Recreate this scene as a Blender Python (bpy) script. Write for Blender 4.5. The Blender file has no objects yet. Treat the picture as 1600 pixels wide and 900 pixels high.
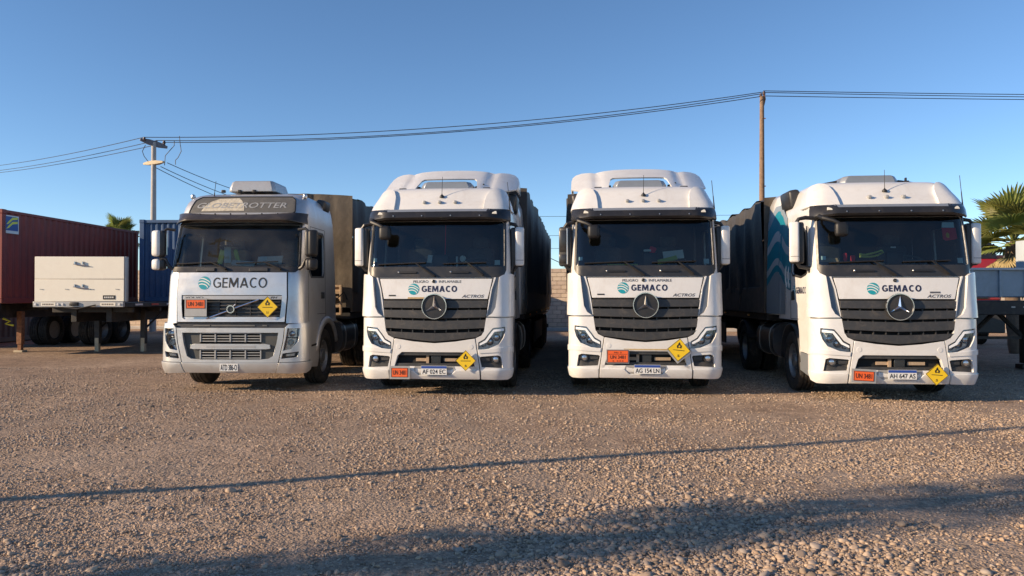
import bpy, bmesh, math, random
from math import sin, cos, pi, radians, sqrt
from mathutils import Vector, Matrix, Euler, noise

random.seed(7)
SC = bpy.context.scene
COL = SC.collection

# ------------------------------------------------------------------ camera, sky, sun, exposure
cam_data = bpy.data.cameras.new('camera')
cam = bpy.data.objects.new('camera', cam_data)
COL.objects.link(cam)
cam.location = (0, 0, 1.6)
cam.rotation_euler = (radians(90.72), 0, 0)
cam_data.sensor_width = 36.0
cam_data.lens = 36.0 * 1186.0 / 1600.0
cam_data.clip_start = 0.05
cam_data.clip_end = 6000.0
SC.camera = cam

SUN_AZ = radians(72.0)      # to the left of straight behind the viewer
SUN_EL = radians(18.0)
to_sun = Vector((-sin(SUN_AZ) * cos(SUN_EL), -cos(SUN_AZ) * cos(SUN_EL), sin(SUN_EL)))

world = bpy.data.worlds.new('World')
SC.world = world
world.use_nodes = True
wn = world.node_tree
wn.nodes.clear()
w_out = wn.nodes.new('ShaderNodeOutputWorld')
w_bg = wn.nodes.new('ShaderNodeBackground')
w_sky = wn.nodes.new('ShaderNodeTexSky')
w_sky.sky_type = 'NISHITA'
w_sky.sun_disc = False
w_sky.sun_elevation = SUN_EL
w_sky.sun_rotation = pi + SUN_AZ
w_sky.altitude = 2500.0
w_sky.air_density = 1.0
w_sky.dust_density = 0.0
w_sky.ozone_density = 2.5
w_bg.inputs['Strength'].default_value = 0.127
w_hs = wn.nodes.new('ShaderNodeHueSaturation')
w_hs.inputs['Saturation'].default_value = 1.08
wn.links.new(w_sky.outputs[0], w_hs.inputs['Color'])
wn.links.new(w_hs.outputs[0], w_bg.inputs['Color'])
wn.links.new(w_bg.outputs[0], w_out.inputs['Surface'])

sun_data = bpy.data.lights.new('sun', 'SUN')
sun = bpy.data.objects.new('sun', sun_data)
COL.objects.link(sun)
sun.rotation_euler = to_sun.to_track_quat('Z', 'Y').to_euler()
sun_data.energy = 5.0
sun_data.angle = radians(0.5)
sun_data.color = (1.0, 0.76, 0.50)

SC.view_settings.view_transform = 'Standard'
SC.view_settings.look = 'None'
SC.view_settings.exposure = 0.5
SC.view_settings.gamma = 1.0
SC.view_settings.use_curve_mapping = False
SC.render.engine = 'CYCLES'
SC.cycles.use_denoising = True
SC.cycles.max_bounces = 8
SC.cycles.transparent_max_bounces = 12
SC.cycles.caustics_reflective = False
SC.cycles.caustics_refractive = False

# ------------------------------------------------------------------ materials
MATS = {}

def new_mat(name):
    m = bpy.data.materials.new(name)
    m.use_nodes = True
    MATS[name] = m
    nt = m.node_tree
    return m, nt, nt.nodes['Principled BSDF']

def mat(name, col, rough=0.5, metal=0.0, var=0.0, scale=6.0, bump=0.0, bscale=40.0,
        coat=0.0, dirt=None, dirt_amt=0.0, dirt_scale=3.0, spec=0.5, rvar=0.0):
    m, nt, p = new_mat(name)
    L = nt.links.new
    p.inputs['Base Color'].default_value = (*col, 1)
    p.inputs['Roughness'].default_value = rough
    p.inputs['Metallic'].default_value = metal
    p.inputs['Specular IOR Level'].default_value = spec
    if coat:
        p.inputs['Coat Weight'].default_value = coat
        p.inputs['Coat Roughness'].default_value = 0.08
    tc = nt.nodes.new('ShaderNodeTexCoord')
    if var or dirt_amt or rvar:
        n = nt.nodes.new('ShaderNodeTexNoise')
        n.inputs['Scale'].default_value = scale
        n.inputs['Detail'].default_value = 6
        n.inputs['Roughness'].default_value = 0.65
        L(tc.outputs['Object'], n.inputs['Vector'])
        hsv = nt.nodes.new('ShaderNodeHueSaturation')
        hsv.inputs['Color'].default_value = (*col, 1)
        mr = nt.nodes.new('ShaderNodeMapRange')
        mr.inputs['From Min'].default_value = 0.3
        mr.inputs['From Max'].default_value = 0.7
        mr.inputs['To Min'].default_value = 1 - var
        mr.inputs['To Max'].default_value = 1 + var
        L(n.outputs['Fac'], mr.inputs['Value'])
        L(mr.outputs[0], hsv.inputs['Value'])
        last = hsv.outputs[0]
        if rvar:
            mr2 = nt.nodes.new('ShaderNodeMapRange')
            mr2.inputs['From Min'].default_value = 0.3
            mr2.inputs['From Max'].default_value = 0.7
            mr2.inputs['To Min'].default_value = max(0.02, rough - rvar)
            mr2.inputs['To Max'].default_value = min(1, rough + rvar)
            L(n.outputs['Fac'], mr2.inputs['Value'])
            L(mr2.outputs[0], p.inputs['Roughness'])
        if dirt_amt:
            n2 = nt.nodes.new('ShaderNodeTexNoise')
            n2.inputs['Scale'].default_value = dirt_scale
            n2.inputs['Detail'].default_value = 8
            n2.inputs['Roughness'].default_value = 0.75
            n2.inputs['Distortion'].default_value = 0.6
            L(tc.outputs['Object'], n2.inputs['Vector'])
            mr3 = nt.nodes.new('ShaderNodeMapRange')
            mr3.inputs['From Min'].default_value = 0.48
            mr3.inputs['From Max'].default_value = 0.78
            mr3.inputs['To Min'].default_value = 0
            mr3.inputs['To Max'].default_value = dirt_amt
            L(n2.outputs['Fac'], mr3.inputs['Value'])
            mx = nt.nodes.new('ShaderNodeMix')
            mx.data_type = 'RGBA'
            L(mr3.outputs[0], mx.inputs['Factor'])
            L(last, mx.inputs['A'])
            mx.inputs['B'].default_value = (*dirt, 1)
            last = mx.outputs['Result']
        L(last, p.inputs['Base Color'])
    if bump:
        nb = nt.nodes.new('ShaderNodeTexNoise')
        nb.inputs['Scale'].default_value = bscale
        nb.inputs['Detail'].default_value = 5
        L(tc.outputs['Object'], nb.inputs['Vector'])
        b = nt.nodes.new('ShaderNodeBump')
        b.inputs['Strength'].default_value = bump
        b.inputs['Distance'].default_value = 0.02
        L(nb.outputs['Fac'], b.inputs['Height'])
        L(b.outputs[0], p.inputs['Normal'])
    return m

def glass_mat(name, tint, ior=1.45, rough=0.015, dust=0.0):
    m, nt, p = new_mat(name)
    L = nt.links.new
    nt.nodes.remove(p)
    out = nt.nodes['Material Output']
    tr = nt.nodes.new('ShaderNodeBsdfTransparent')
    tr.inputs['Color'].default_value = (*tint, 1)
    gl = nt.nodes.new('ShaderNodeBsdfGlossy')
    gl.inputs['Roughness'].default_value = rough
    fr = nt.nodes.new('ShaderNodeFresnel')
    fr.inputs['IOR'].default_value = ior
    mx = nt.nodes.new('ShaderNodeMixShader')
    L(fr.outputs[0], mx.inputs[0])
    L(tr.outputs[0], mx.inputs[1])
    L(gl.outputs[0], mx.inputs[2])
    last = mx.outputs[0]
    if dust:
        df = nt.nodes.new('ShaderNodeBsdfDiffuse')
        df.inputs['Color'].default_value = (0.5, 0.48, 0.42, 1)
        tc = nt.nodes.new('ShaderNodeTexCoord')
        n = nt.nodes.new('ShaderNodeTexNoise')
        n.inputs['Scale'].default_value = 2.2
        n.inputs['Detail'].default_value = 7
        L(tc.outputs['Object'], n.inputs['Vector'])
        mr = nt.nodes.new('ShaderNodeMapRange')
        mr.inputs['From Min'].default_value = 0.35
        mr.inputs['From Max'].default_value = 0.75
        mr.inputs['To Min'].default_value = dust * 0.3
        mr.inputs['To Max'].default_value = dust * 1.6
        L(n.outputs['Fac'], mr.inputs['Value'])
        m2 = nt.nodes.new('ShaderNodeMixShader')
        L(mr.outputs[0], m2.inputs[0])
        L(last, m2.inputs[1])
        L(df.outputs[0], m2.inputs[2])
        last = m2.outputs[0]
    L(last, out.inputs['Surface'])
    return m

DUST = (0.36, 0.27, 0.19)
mat('white_paint', (0.74, 0.735, 0.72), 0.32, var=0.03, scale=2.0, coat=0.55, dirt=DUST, dirt_amt=0.30, dirt_scale=2.3, rvar=0.06)
mat('silver_paint', (0.64, 0.64, 0.635), 0.36, 0.65, var=0.04, scale=2.0, coat=0.3, dirt=DUST, dirt_amt=0.4, dirt_scale=2.0, rvar=0.08)
mat('silver_trim', (0.46, 0.46, 0.46), 0.38, 0.4, var=0.06, dirt=DUST, dirt_amt=0.3)
mat('black_plastic', (0.028, 0.028, 0.030), 0.42, var=0.15, scale=5, dirt=(0.12, 0.10, 0.08), dirt_amt=0.35, dirt_scale=5, rvar=0.1)
mat('grille_plastic', (0.040, 0.041, 0.043), 0.5, var=0.15, scale=9, dirt=(0.16, 0.13, 0.10), dirt_amt=0.5, dirt_scale=7, bump=0.12, bscale=160)
mat('dark_void', (0.010, 0.010, 0.011), 0.8)
mat('groove_grey', (0.24, 0.26, 0.29), 0.3, 0.2, var=0.05)
mat('groove_slate', (0.12, 0.14, 0.17), 0.25, 0.2, var=0.05)
mat('visor_sky_sheen', (0.30, 0.33, 0.37), 0.3, 0.3, var=0.06)
mat('visor_black', (0.022, 0.022, 0.024), 0.26, var=0.1, dirt=(0.12, 0.10, 0.08), dirt_amt=0.3, dirt_scale=4)
mat('visor_smoke', (0.045, 0.036, 0.03), 0.3, var=0.12, dirt=(0.2, 0.16, 0.12), dirt_amt=0.4, dirt_scale=4)
mat('header_grey', (0.125, 0.12, 0.11), 0.45, var=0.12, scale=9, dirt=(0.3, 0.26, 0.2), dirt_amt=0.35, dirt_scale=5)
mat('peeled_film', (0.55, 0.50, 0.40), 0.7, var=0.25, scale=22, dirt=(0.2, 0.18, 0.15), dirt_amt=0.7, dirt_scale=14)
mat('chrome', (0.78, 0.78, 0.79), 0.14, 1.0)
mat('satin_chrome', (0.50, 0.50, 0.51), 0.3, 0.9)
mat('mirror_glass', (0.75, 0.78, 0.8), 0.02, 1.0)
mat('rubber', (0.022, 0.021, 0.020), 0.75, var=0.2, scale=8, dirt=(0.17, 0.13, 0.10), dirt_amt=0.7, dirt_scale=6, bump=0.3, bscale=60)
mat('rim_steel', (0.30, 0.30, 0.30), 0.45, 0.6, var=0.2, scale=9, dirt=DUST, dirt_amt=0.6, dirt_scale=6)
mat('chassis', (0.022, 0.022, 0.023), 0.6, var=0.2, dirt=(0.13, 0.10, 0.07), dirt_amt=0.6, dirt_scale=4)
mat('tank_metal', (0.10, 0.105, 0.115), 0.4, 0.5, var=0.15, dirt=(0.16, 0.13, 0.1), dirt_amt=0.5)
mat('interior_dark', (0.035, 0.042, 0.046), 0.75, var=0.15)
mat('interior_grey', (0.10, 0.11, 0.11), 0.7, var=0.1)
mat('seat_fabric', (0.09, 0.095, 0.10), 0.9, var=0.2, scale=20)
mat('paper', (0.75, 0.78, 0.76), 0.8, var=0.05)
mat('hi_vis', (0.62, 0.70, 0.16), 0.6, var=0.1)
mat('red_cloth', (0.80, 0.04, 0.07), 0.7, var=0.1)
mat('gold_print', (0.8, 0.5, 0.05), 0.6)
mat('pale_blue', (0.62, 0.82, 0.90), 0.6)
mat('orange_sign', (0.85, 0.13, 0.025), 0.5, var=0.06, scale=8, dirt=(0.35, 0.2, 0.12), dirt_amt=0.3, dirt_scale=9)
mat('yellow_sign', (0.82, 0.55, 0.015), 0.45, var=0.05, scale=8, dirt=(0.4, 0.3, 0.1), dirt_amt=0.25, dirt_scale=9)
mat('sign_back', (0.42, 0.42, 0.41), 0.45, 0.3, var=0.08)
mat('print_black', (0.014, 0.014, 0.015), 0.5)
mat('print_navy', (0.018, 0.020, 0.06), 0.45)
mat('print_grey', (0.10, 0.10, 0.11), 0.45)
mat('print_sign', (0.10, 0.022, 0.012), 0.5)
mat('teal', (0.012, 0.30, 0.37), 0.4, var=0.03)
mat('livery_teal', (0.012, 0.22, 0.31), 0.35, coat=0.3)
mat('livery_silver', (0.42, 0.47, 0.50), 0.35, coat=0.3)
mat('livery_grey', (0.26, 0.31, 0.36), 0.35, coat=0.3)
mat('plate_white', (0.74, 0.74, 0.72), 0.5, var=0.05)
mat('plate_blue', (0.02, 0.07, 0.33), 0.5)
mat('lamp_led', (0.9, 0.93, 0.95), 0.25)
mat('lamp_reflector', (0.62, 0.62, 0.62), 0.2, 0.85, var=0.2, scale=14)
mat('lamp_bowl', (0.55, 0.56, 0.57), 0.3, 0.4, var=0.3, scale=18)
mat('lamp_dark', (0.05, 0.055, 0.06), 0.25, 0.4)
mat('lamp_amber', (0.7, 0.28, 0.05), 0.3)
mat('lamp_clear', (0.75, 0.72, 0.62), 0.25)
mat('tape_red', (0.55, 0.03, 0.02), 0.45)
mat('tape_white', (0.75, 0.75, 0.75), 0.45)
mat('tan_tape', (0.50, 0.36, 0.18), 0.7, var=0.15, scale=20)
mat('tarp_dark', (0.062, 0.058, 0.056), 0.62, var=0.2, scale=3, dirt=(0.12, 0.095, 0.07), dirt_amt=0.45, dirt_scale=1.6, bump=0.35, bscale=14)
mat('tarp_brown', (0.10, 0.082, 0.062), 0.75, var=0.2, scale=3, dirt=(0.22, 0.17, 0.12), dirt_amt=0.4, dirt_scale=2.0, bump=0.4, bscale=12)
mat('board_brown', (0.13, 0.10, 0.08), 0.7, var=0.25, scale=5, dirt=(0.2, 0.14, 0.09), dirt_amt=0.5)
mat('rack_tan', (0.45, 0.33, 0.22), 0.7, var=0.2, scale=12, dirt=(0.25, 0.1, 0.05), dirt_amt=0.4)
mat('rust', (0.22, 0.10, 0.05), 0.85, var=0.4, scale=14)
mat('red_container', (0.23, 0.032, 0.022), 0.55, var=0.18, scale=1.5, dirt=(0.12, 0.035, 0.02), dirt_amt=0.7, dirt_scale=1.3)
mat('blue_container', (0.045, 0.10, 0.21), 0.5, var=0.15, scale=1.5, dirt=(0.2, 0.2, 0.2), dirt_amt=0.35, dirt_scale=2)
mat('panel_dark', (0.065, 0.068, 0.066), 0.5, var=0.15, dirt=(0.2, 0.17, 0.13), dirt_amt=0.3)
mat('cream_paint', (0.88, 0.84, 0.72), 0.5, var=0.03, scale=2, dirt=(0.6, 0.5, 0.38), dirt_amt=0.2, dirt_scale=2)
mat('slate_paint', (0.30, 0.38, 0.44), 0.5, var=0.08, scale=2, dirt=(0.15, 0.14, 0.12), dirt_amt=0.4, dirt_scale=2)
mat('slate_light', (0.48, 0.54, 0.58), 0.5, var=0.06, scale=2, dirt=(0.2, 0.19, 0.17), dirt_amt=0.3, dirt_scale=2)
mat('red_cab', (0.42, 0.015, 0.015), 0.35, coat=0.4, var=0.05)
mat('yellow_paint', (0.62, 0.55, 0.08), 0.6, var=0.2)
mat('decal_blue', (0.03, 0.09, 0.30), 0.5)
mat('decal_yellow', (0.75, 0.72, 0.08), 0.5)
mat('pole_concrete', (0.46, 0.43, 0.40), 0.85, var=0.1, scale=4, bump=0.2)
mat('pole_wood', (0.235, 0.155, 0.10), 0.85, var=0.3, scale=7, bump=0.4, bscale=18)
mat('arm_grey', (0.20, 0.20, 0.22), 0.8, var=0.15)
mat('arm_tan', (0.55, 0.46, 0.32), 0.8, var=0.12)
mat('insulator', (0.09, 0.06, 0.06), 0.35)
mat('cable', (0.03, 0.032, 0.036), 0.6)
mat('mortar', (0.33, 0.28, 0.23), 0.95, var=0.1, scale=12, bump=0.3)
mat('palm_trunk', (0.16, 0.11, 0.075), 0.9, var=0.3, scale=8, bump=0.6, bscale=20)
glass_mat('windscreen_glass', (0.60, 0.69, 0.68), ior=1.68, dust=0.008)
glass_mat('dusty_glass', (0.66, 0.72, 0.70), ior=1.6, dust=0.05)
glass_mat('side_glass', (0.20, 0.23, 0.24))
glass_mat('lamp_glass', (0.86, 0.88, 0.9))

def random_tint(name, base, amt, hue=0.02, rough=0.85, bump=0.4, bscale=30, scale=5):
    """base colour with a per-object random value, for bricks, stones and leaves"""
    m, nt, p = new_mat(name)
    L = nt.links.new
    oi = nt.nodes.new('ShaderNodeObjectInfo')
    tc = nt.nodes.new('ShaderNodeTexCoord')
    n = nt.nodes.new('ShaderNodeTexNoise')
    n.inputs['Scale'].default_value = scale
    n.inputs['Detail'].default_value = 6
    L(tc.outputs['Object'], n.inputs['Vector'])
    add = nt.nodes.new('ShaderNodeMath'); add.operation = 'ADD'
    L(oi.outputs['Random'], add.inputs[0]); L(n.outputs['Fac'], add.inputs[1])
    mr = nt.nodes.new('ShaderNodeMapRange')
    mr.inputs['From Min'].default_value = 0.3
    mr.inputs['From Max'].default_value = 1.7
    mr.inputs['To Min'].default_value = 1 - amt
    mr.inputs['To Max'].default_value = 1 + amt
    L(add.outputs[0], mr.inputs['Value'])
    mh = nt.nodes.new('ShaderNodeMapRange')
    mh.inputs['To Min'].default_value = 0.5 - hue
    mh.inputs['To Max'].default_value = 0.5 + hue
    L(oi.outputs['Random'], mh.inputs['Value'])
    hsv = nt.nodes.new('ShaderNodeHueSaturation')
    hsv.inputs['Color'].default_value = (*base, 1)
    L(mr.outputs[0], hsv.inputs['Value'])
    L(mh.outputs[0], hsv.inputs['Hue'])
    L(hsv.outputs[0], p.inputs['Base Color'])
    p.inputs['Roughness'].default_value = rough
    if bump:
        nb = nt.nodes.new('ShaderNodeTexNoise'); nb.inputs['Scale'].default_value = bscale
        L(tc.outputs['Object'], nb.inputs['Vector'])
        b = nt.nodes.new('ShaderNodeBump'); b.inputs['Strength'].default_value = bump
        b.inputs['Distance'].default_value = 0.02
        L(nb.outputs['Fac'], b.inputs['Height']); L(b.outputs[0], p.inputs['Normal'])
    return m, nt, p

random_tint('block', (0.62, 0.49, 0.37), 0.16, 0.008, 0.9, 0.5, 25, 4)
m_, nt_, p_ = random_tint('palm_leaf', (0.25, 0.275, 0.075), 0.40, 0.03, 0.5, 0, 30, 3)
_tr = nt_.nodes.new('ShaderNodeBsdfTranslucent'); _mx = nt_.nodes.new('ShaderNodeMixShader'); _mx.inputs[0].default_value = .4
nt_.links.new(p_.inputs['Base Color'].links[0].from_socket, _tr.inputs['Color'])
nt_.links.new(p_.outputs[0], _mx.inputs[1]); nt_.links.new(_tr.outputs[0], _mx.inputs[2])
nt_.links.new(_mx.outputs[0], nt_.nodes['Material Output'].inputs['Surface'])
mat('cypress_leaf', (0.05, 0.075, 0.03), 0.8, var=0.3)
mat('grey_container', (0.10, 0.11, 0.11), 0.6, var=0.15, scale=1.5, dirt=(0.16, 0.09, 0.05), dirt_amt=0.4, dirt_scale=1.5)
random_tint('palm_dry', (0.34, 0.25, 0.13), 0.3, 0.02, 0.8, 0, 30, 3)

# ------------------------------------------------------------------ mesh helpers
def smooth_mesh(me, angle=35):
    for p in me.polygons:
        p.use_smooth = True
    me.set_sharp_from_angle(angle=radians(angle))

def tag(o, label, cat, group=None, kind=None):
    o['label'] = label
    o['category'] = cat
    if group:
        o['group'] = group
    if kind:
        o['kind'] = kind
    return o

def empty(name, loc=(0, 0, 0), rz=0.0):
    o = bpy.data.objects.new(name, None)
    COL.objects.link(o)
    o.location = loc
    o.rotation_euler = (0, 0, rz)
    o.empty_display_size = 0.2
    return o

def link(name, me, parent=None):
    o = bpy.data.objects.new(name, me)
    COL.objects.link(o)
    o.parent = parent
    return o

KIDS = {}
def copy_tree(o, parent=None):
    c = o.copy()
    COL.objects.link(c)
    c.parent = parent
    for ch in list(o.children):
        copy_tree(ch, c)
    return c

class MB:
    def __init__(s):
        s.v = []; s.f = []
    def add(s, vs, fs):
        b = len(s.v)
        s.v.extend([tuple(p) for p in vs])
        s.f.extend([tuple(i + b for i in f) for f in fs])
        return s
    def box(s, c, size, rot=None):
        hx, hy, hz = size[0] / 2, size[1] / 2, size[2] / 2
        ps = [Vector((x, y, z)) for x in (-hx, hx) for y in (-hy, hy) for z in (-hz, hz)]
        if rot is not None:
            R = Euler(rot).to_matrix()
            ps = [R @ p for p in ps]
        ps = [p + Vector(c) for p in ps]
        return s.add(ps, [(0, 1, 3, 2), (4, 6, 7, 5), (0, 4, 5, 1), (2, 3, 7, 6), (0, 2, 6, 4), (1, 5, 7, 3)])
    def rbox(s, c, size, r=0.02, seg=2, rot=None):
        bm = bmesh.new()
        bmesh.ops.create_cube(bm, size=1.0)
        for v in bm.verts:
            v.co = Vector((v.co.x * size[0], v.co.y * size[1], v.co.z * size[2]))
        r = min(r, min(size) * 0.49)
        bmesh.ops.bevel(bm, geom=bm.edges[:], offset=r, segments=seg, affect='EDGES', profile=0.5)
        M = Matrix.Translation(Vector(c))
        if rot is not None:
            M = M @ Euler(rot).to_matrix().to_4x4()
        bm.verts.index_update()
        s.add([M @ v.co for v in bm.verts], [[v.index for v in f.verts] for f in bm.faces])
        bm.free()
        return s
    def loft(s, rings, caps=True, closed=True):
        n = len(rings[0]); vs = [p for r in rings for p in r]; fs = []
        for i in range(len(rings) - 1):
            for j in range(n if closed else n - 1):
                a = i * n + j; b = i * n + (j + 1) % n
                fs.append((a, b, b + n, a + n))
        if caps:
            fs.append(tuple(range(n))[::-1])
            fs.append(tuple((len(rings) - 1) * n + k for k in range(n)))
        return s.add(vs, fs)
    def cyl(s, p0, p1, r0, r1=None, n=12, caps=True):
        return s.tube([p0, p1], [r0, r0 if r1 is None else r1], n, caps)
    def tube(s, pts, rs, n=8, caps=True):
        pts = [Vector(p) for p in pts]
        if not isinstance(rs, (list, tuple)):
            rs = [rs] * len(pts)
        rings = []; prev = None
        for i, p in enumerate(pts):
            if i == 0: t = pts[1] - pts[0]
            elif i == len(pts) - 1: t = pts[-1] - pts[-2]
            else: t = (pts[i + 1] - pts[i]).normalized() + (pts[i] - pts[i - 1]).normalized()
            t.normalize()
            if prev is None:
                up = Vector((0, 0, 1)) if abs(t.z) < 0.9 else Vector((0, 1, 0))
                a = t.cross(up).normalized()
            else:
                a = (prev - t * prev.dot(t)).normalized()
            prev = a
            b = t.cross(a)
            rings.append([p + (a * cos(2 * pi * k / n) + b * sin(2 * pi * k / n)) * rs[i] for k in range(n)])
        return s.loft(rings, caps)
    def lathe(s, prof, axis='X', c=(0, 0, 0), n=32, closed_prof=False):
        """prof: list of (along, radius)"""
        rings = []
        for a, r in prof:
            ring = []
            for k in range(n):
                t = 2 * pi * k / n
                if axis == 'X': q = (a, r * cos(t), r * sin(t))
                elif axis == 'Y': q = (r * sin(t), a, r * cos(t))
                else: q = (r * cos(t), r * sin(t), a)
                ring.append(Vector(q) + Vector(c))
            rings.append(ring)
        if closed_prof:
            rings.append(rings[0])
        return s.loft(rings, caps=not closed_prof)
    def prism(s, poly, f):
        """poly 2-D outline, f(u,v,t) -> 3-D for t in 0,1"""
        n = len(poly)
        vs = [f(u, v, 0) for u, v in poly] + [f(u, v, 1) for u, v in poly]
        fs = [tuple(range(n)), tuple(range(2 * n - 1, n - 1, -1))]
        for i in range(n):
            j = (i + 1) % n
            fs.append((i, i + n, j + n, j))
        return s.add(vs, fs)
    def mesh(s, name, m, angle=35, smooth=True, fix=True):
        me = bpy.data.meshes.new(name)
        me.from_pydata(s.v, [], s.f)
        if fix:
            bm = bmesh.new(); bm.from_mesh(me)
            bmesh.ops.recalc_face_normals(bm, faces=bm.faces[:])
            bm.to_mesh(me); bm.free()
        me.materials.append(MATS[m])
        if smooth:
            smooth_mesh(me, angle)
        me.update()
        return me
    def build(s, name, m, parent=None, angle=35, smooth=True, bevel=0.0, fix=True):
        o = link(name, s.mesh(name, m, angle, smooth, fix), parent)
        if bevel:
            md = o.modifiers.new('bevel', 'BEVEL')
            md.width = bevel; md.segments = 2; md.limit_method = 'ANGLE'; md.angle_limit = radians(40)
            md.harden_normals = False
        return o

def patch_geo(outer, fmap, off0, off1, holes=(), du=0.1, dv=0.1, ucuts=None, vcuts=None):
    """fill a 2-D outline (with holes), cut it on a grid, map it on a surface and give it thickness"""
    bm = bmesh.new()
    for lp in [outer] + list(holes):
        vs = [bm.verts.new((u, v, 0)) for u, v in lp]
        for i in range(len(vs)):
            bm.edges.new((vs[i], vs[(i + 1) % len(vs)]))
    bmesh.ops.triangle_fill(bm, use_beauty=True, use_dissolve=False, edges=bm.edges[:], normal=(0, 0, 1))
    us = [p[0] for p in outer]; vs_ = [p[1] for p in outer]
    def cuts(lo, hi, d, given):
        if given is not None:
            return [g for g in given if lo < g < hi]
        k = math.ceil((lo + 1e-4) / d); r = []
        while k * d < hi - 1e-4:
            r.append(k * d + 1.7e-5); k += 1
        return r
    for g in cuts(min(us), max(us), du, ucuts):
        bmesh.ops.bisect_plane(bm, geom=bm.verts[:] + bm.edges[:] + bm.faces[:], plane_co=(g, 0, 0), plane_no=(1, 0, 0))
    for g in cuts(min(vs_), max(vs_), dv, vcuts):
        bmesh.ops.bisect_plane(bm, geom=bm.verts[:] + bm.edges[:] + bm.faces[:], plane_co=(0, g, 0), plane_no=(0, 1, 0))
    bm.normal_update()
    for f in bm.faces:
        if f.normal.z < 0:
            f.normal_flip()
    bm.verts.index_update()
    uv = [(v.co.x, v.co.y) for v in bm.verts]
    faces = [[v.index for v in f.verts] for f in bm.faces]
    V = [fmap(u, v, off1) for u, v in uv]
    F = list(faces)
    if off0 is not None:
        n = len(V)
        V += [fmap(u, v, off0) for u, v in uv]
        F += [[i + n for i in f][::-1] for f in faces]
        for f in bm.faces:
            for l in f.loops:
                if len(l.edge.link_faces) == 1:
                    a = l.vert.index; b = l.link_loop_next.vert.index
                    F.append([b, a, a + n, b + n])
    bm.free()
    return V, F

def patch(name, m, parent, outer, fmap, off0, off1, holes=(), du=0.1, dv=0.1, bevel=0.0, angle=30, **k):
    b = MB()
    b.add(*patch_geo(outer, fmap, off0, off1, holes, du, dv, **k))
    return b.build(name, m, parent, angle=angle, bevel=bevel, fix=False)

def interp(tab):
    xs = [t[0] for t in tab]; ys = [t[1] for t in tab]
    n = len(xs)
    ms = []
    for i in range(n):
        if i == 0: mm = (ys[1] - ys[0]) / (xs[1] - xs[0])
        elif i == n - 1: mm = (ys[-1] - ys[-2]) / (xs[-1] - xs[-2])
        else:
            a = (ys[i] - ys[i - 1]) / (xs[i] - xs[i - 1]); b = (ys[i + 1] - ys[i]) / (xs[i + 1] - xs[i])
            mm = 0 if a * b <= 0 else 2 * a * b / (a + b)
        ms.append(mm)
    def f(x):
        if x <= xs[0]: return ys[0]
        if x >= xs[-1]: return ys[-1]
        for i in range(n - 1):
            if x <= xs[i + 1]:
                h = xs[i + 1] - xs[i]; t = (x - xs[i]) / h
                return ((2 * t ** 3 - 3 * t * t + 1) * ys[i] + (t ** 3 - 2 * t * t + t) * h * ms[i]
                        + (-2 * t ** 3 + 3 * t * t) * ys[i + 1] + (t ** 3 - t * t) * h * ms[i + 1])
    return f

def make_surface(yf, w, bulge=0.06, w0=1.25, r=0.28, depth=2.2):
    """cab skin: u runs along the perimeter from the middle of the front round the corners to the rear, z is height"""
    wr = w0 - r
    def P(u, z):
        a = abs(u); sg = 1 if u >= 0 else -1
        if a <= wr: xb = a; yb = 0.0
        elif a <= wr + r * pi / 2:
            t = (a - wr) / r
            xb = wr + r * sin(t); yb = r * (1 - cos(t))
        else:
            xb = w0; yb = r + (a - wr - r * pi / 2)
        k = max(0.0, 1 - yb / depth)
        return Vector((sg * xb * w(z) / w0, yb + (yf(z) + bulge * (xb / w0) ** 2) * k, z))
    def S(u, z, off=0.0):
        p = P(u, z)
        if off:
            e = 0.004
            du = P(u + e, z) - P(u - e, z); dz = P(u, z + e) - P(u, z - e)
            n = du.cross(dz)
            if n.length < 1e-12: n = Vector((0, -1, 0))
            n.normalize()
            p = p + n * off
        return p
    S.side = wr + r * pi / 2 - r      # u = S.side + y on the flanks
    return S

def sweep_u(S, section, us, caps=True):
    b = MB()
    rings = []
    for u in us:
        sec = section(u) if callable(section) else section
        rings.append([S(u, z, off) for off, z in sec])
    b.loft(rings, caps)
    return b

_tc = {}
def text_uv(body, bold=0.0, shear=0.0):
    key = (body, bold, shear)
    if key in _tc: return _tc[key]
    cu = bpy.data.curves.new('lettering', 'FONT')
    cu.body = body; cu.size = 1.0; cu.offset = bold; cu.shear = shear
    cu.resolution_u = 3
    ob = bpy.data.objects.new('lettering_tmp', cu)
    me = bpy.data.meshes.new_from_object(ob)
    vs = [(v.co.x, v.co.y) for v in me.vertices]
    fs = [list(p.vertices) for p in me.polygons]
    bpy.data.objects.remove(ob); bpy.data.curves.remove(cu); bpy.data.meshes.remove(me)
    x0 = min(v[0] for v in vs); x1 = max(v[0] for v in vs); y0 = min(v[1] for v in vs); y1 = max(v[1] for v in vs)
    _tc[key] = (vs, fs, x0, x1, y0, y1)
    return _tc[key]

def lettering(body, m, parent, fmap, u0, u1, z0, z1, off=0.003, bold=0.0, shear=0.0, name='lettering', wob=None):
    """fit the word in the box u0..u1, z0..z1 and lay it on the surface"""
    vs, fs, x0, x1, y0, y1 = text_uv(body, bold, shear)
    P = [fmap(u0 + (x - x0) / (x1 - x0) * (u1 - u0), z0 + (y - y0) / (y1 - y0) * (z1 - z0), off) for x, y in vs]
    return MB().add(P, fs).build(name, m, parent, smooth=False, fix=False)

def circle(cx, cz, r, n=24, ry=None):
    return [(cx + r * cos(2 * pi * k / n), cz + (ry or r) * sin(2 * pi * k / n)) for k in range(n)]

def mir(poly):
    return [(-u, v) for u, v in poly][::-1]

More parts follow.
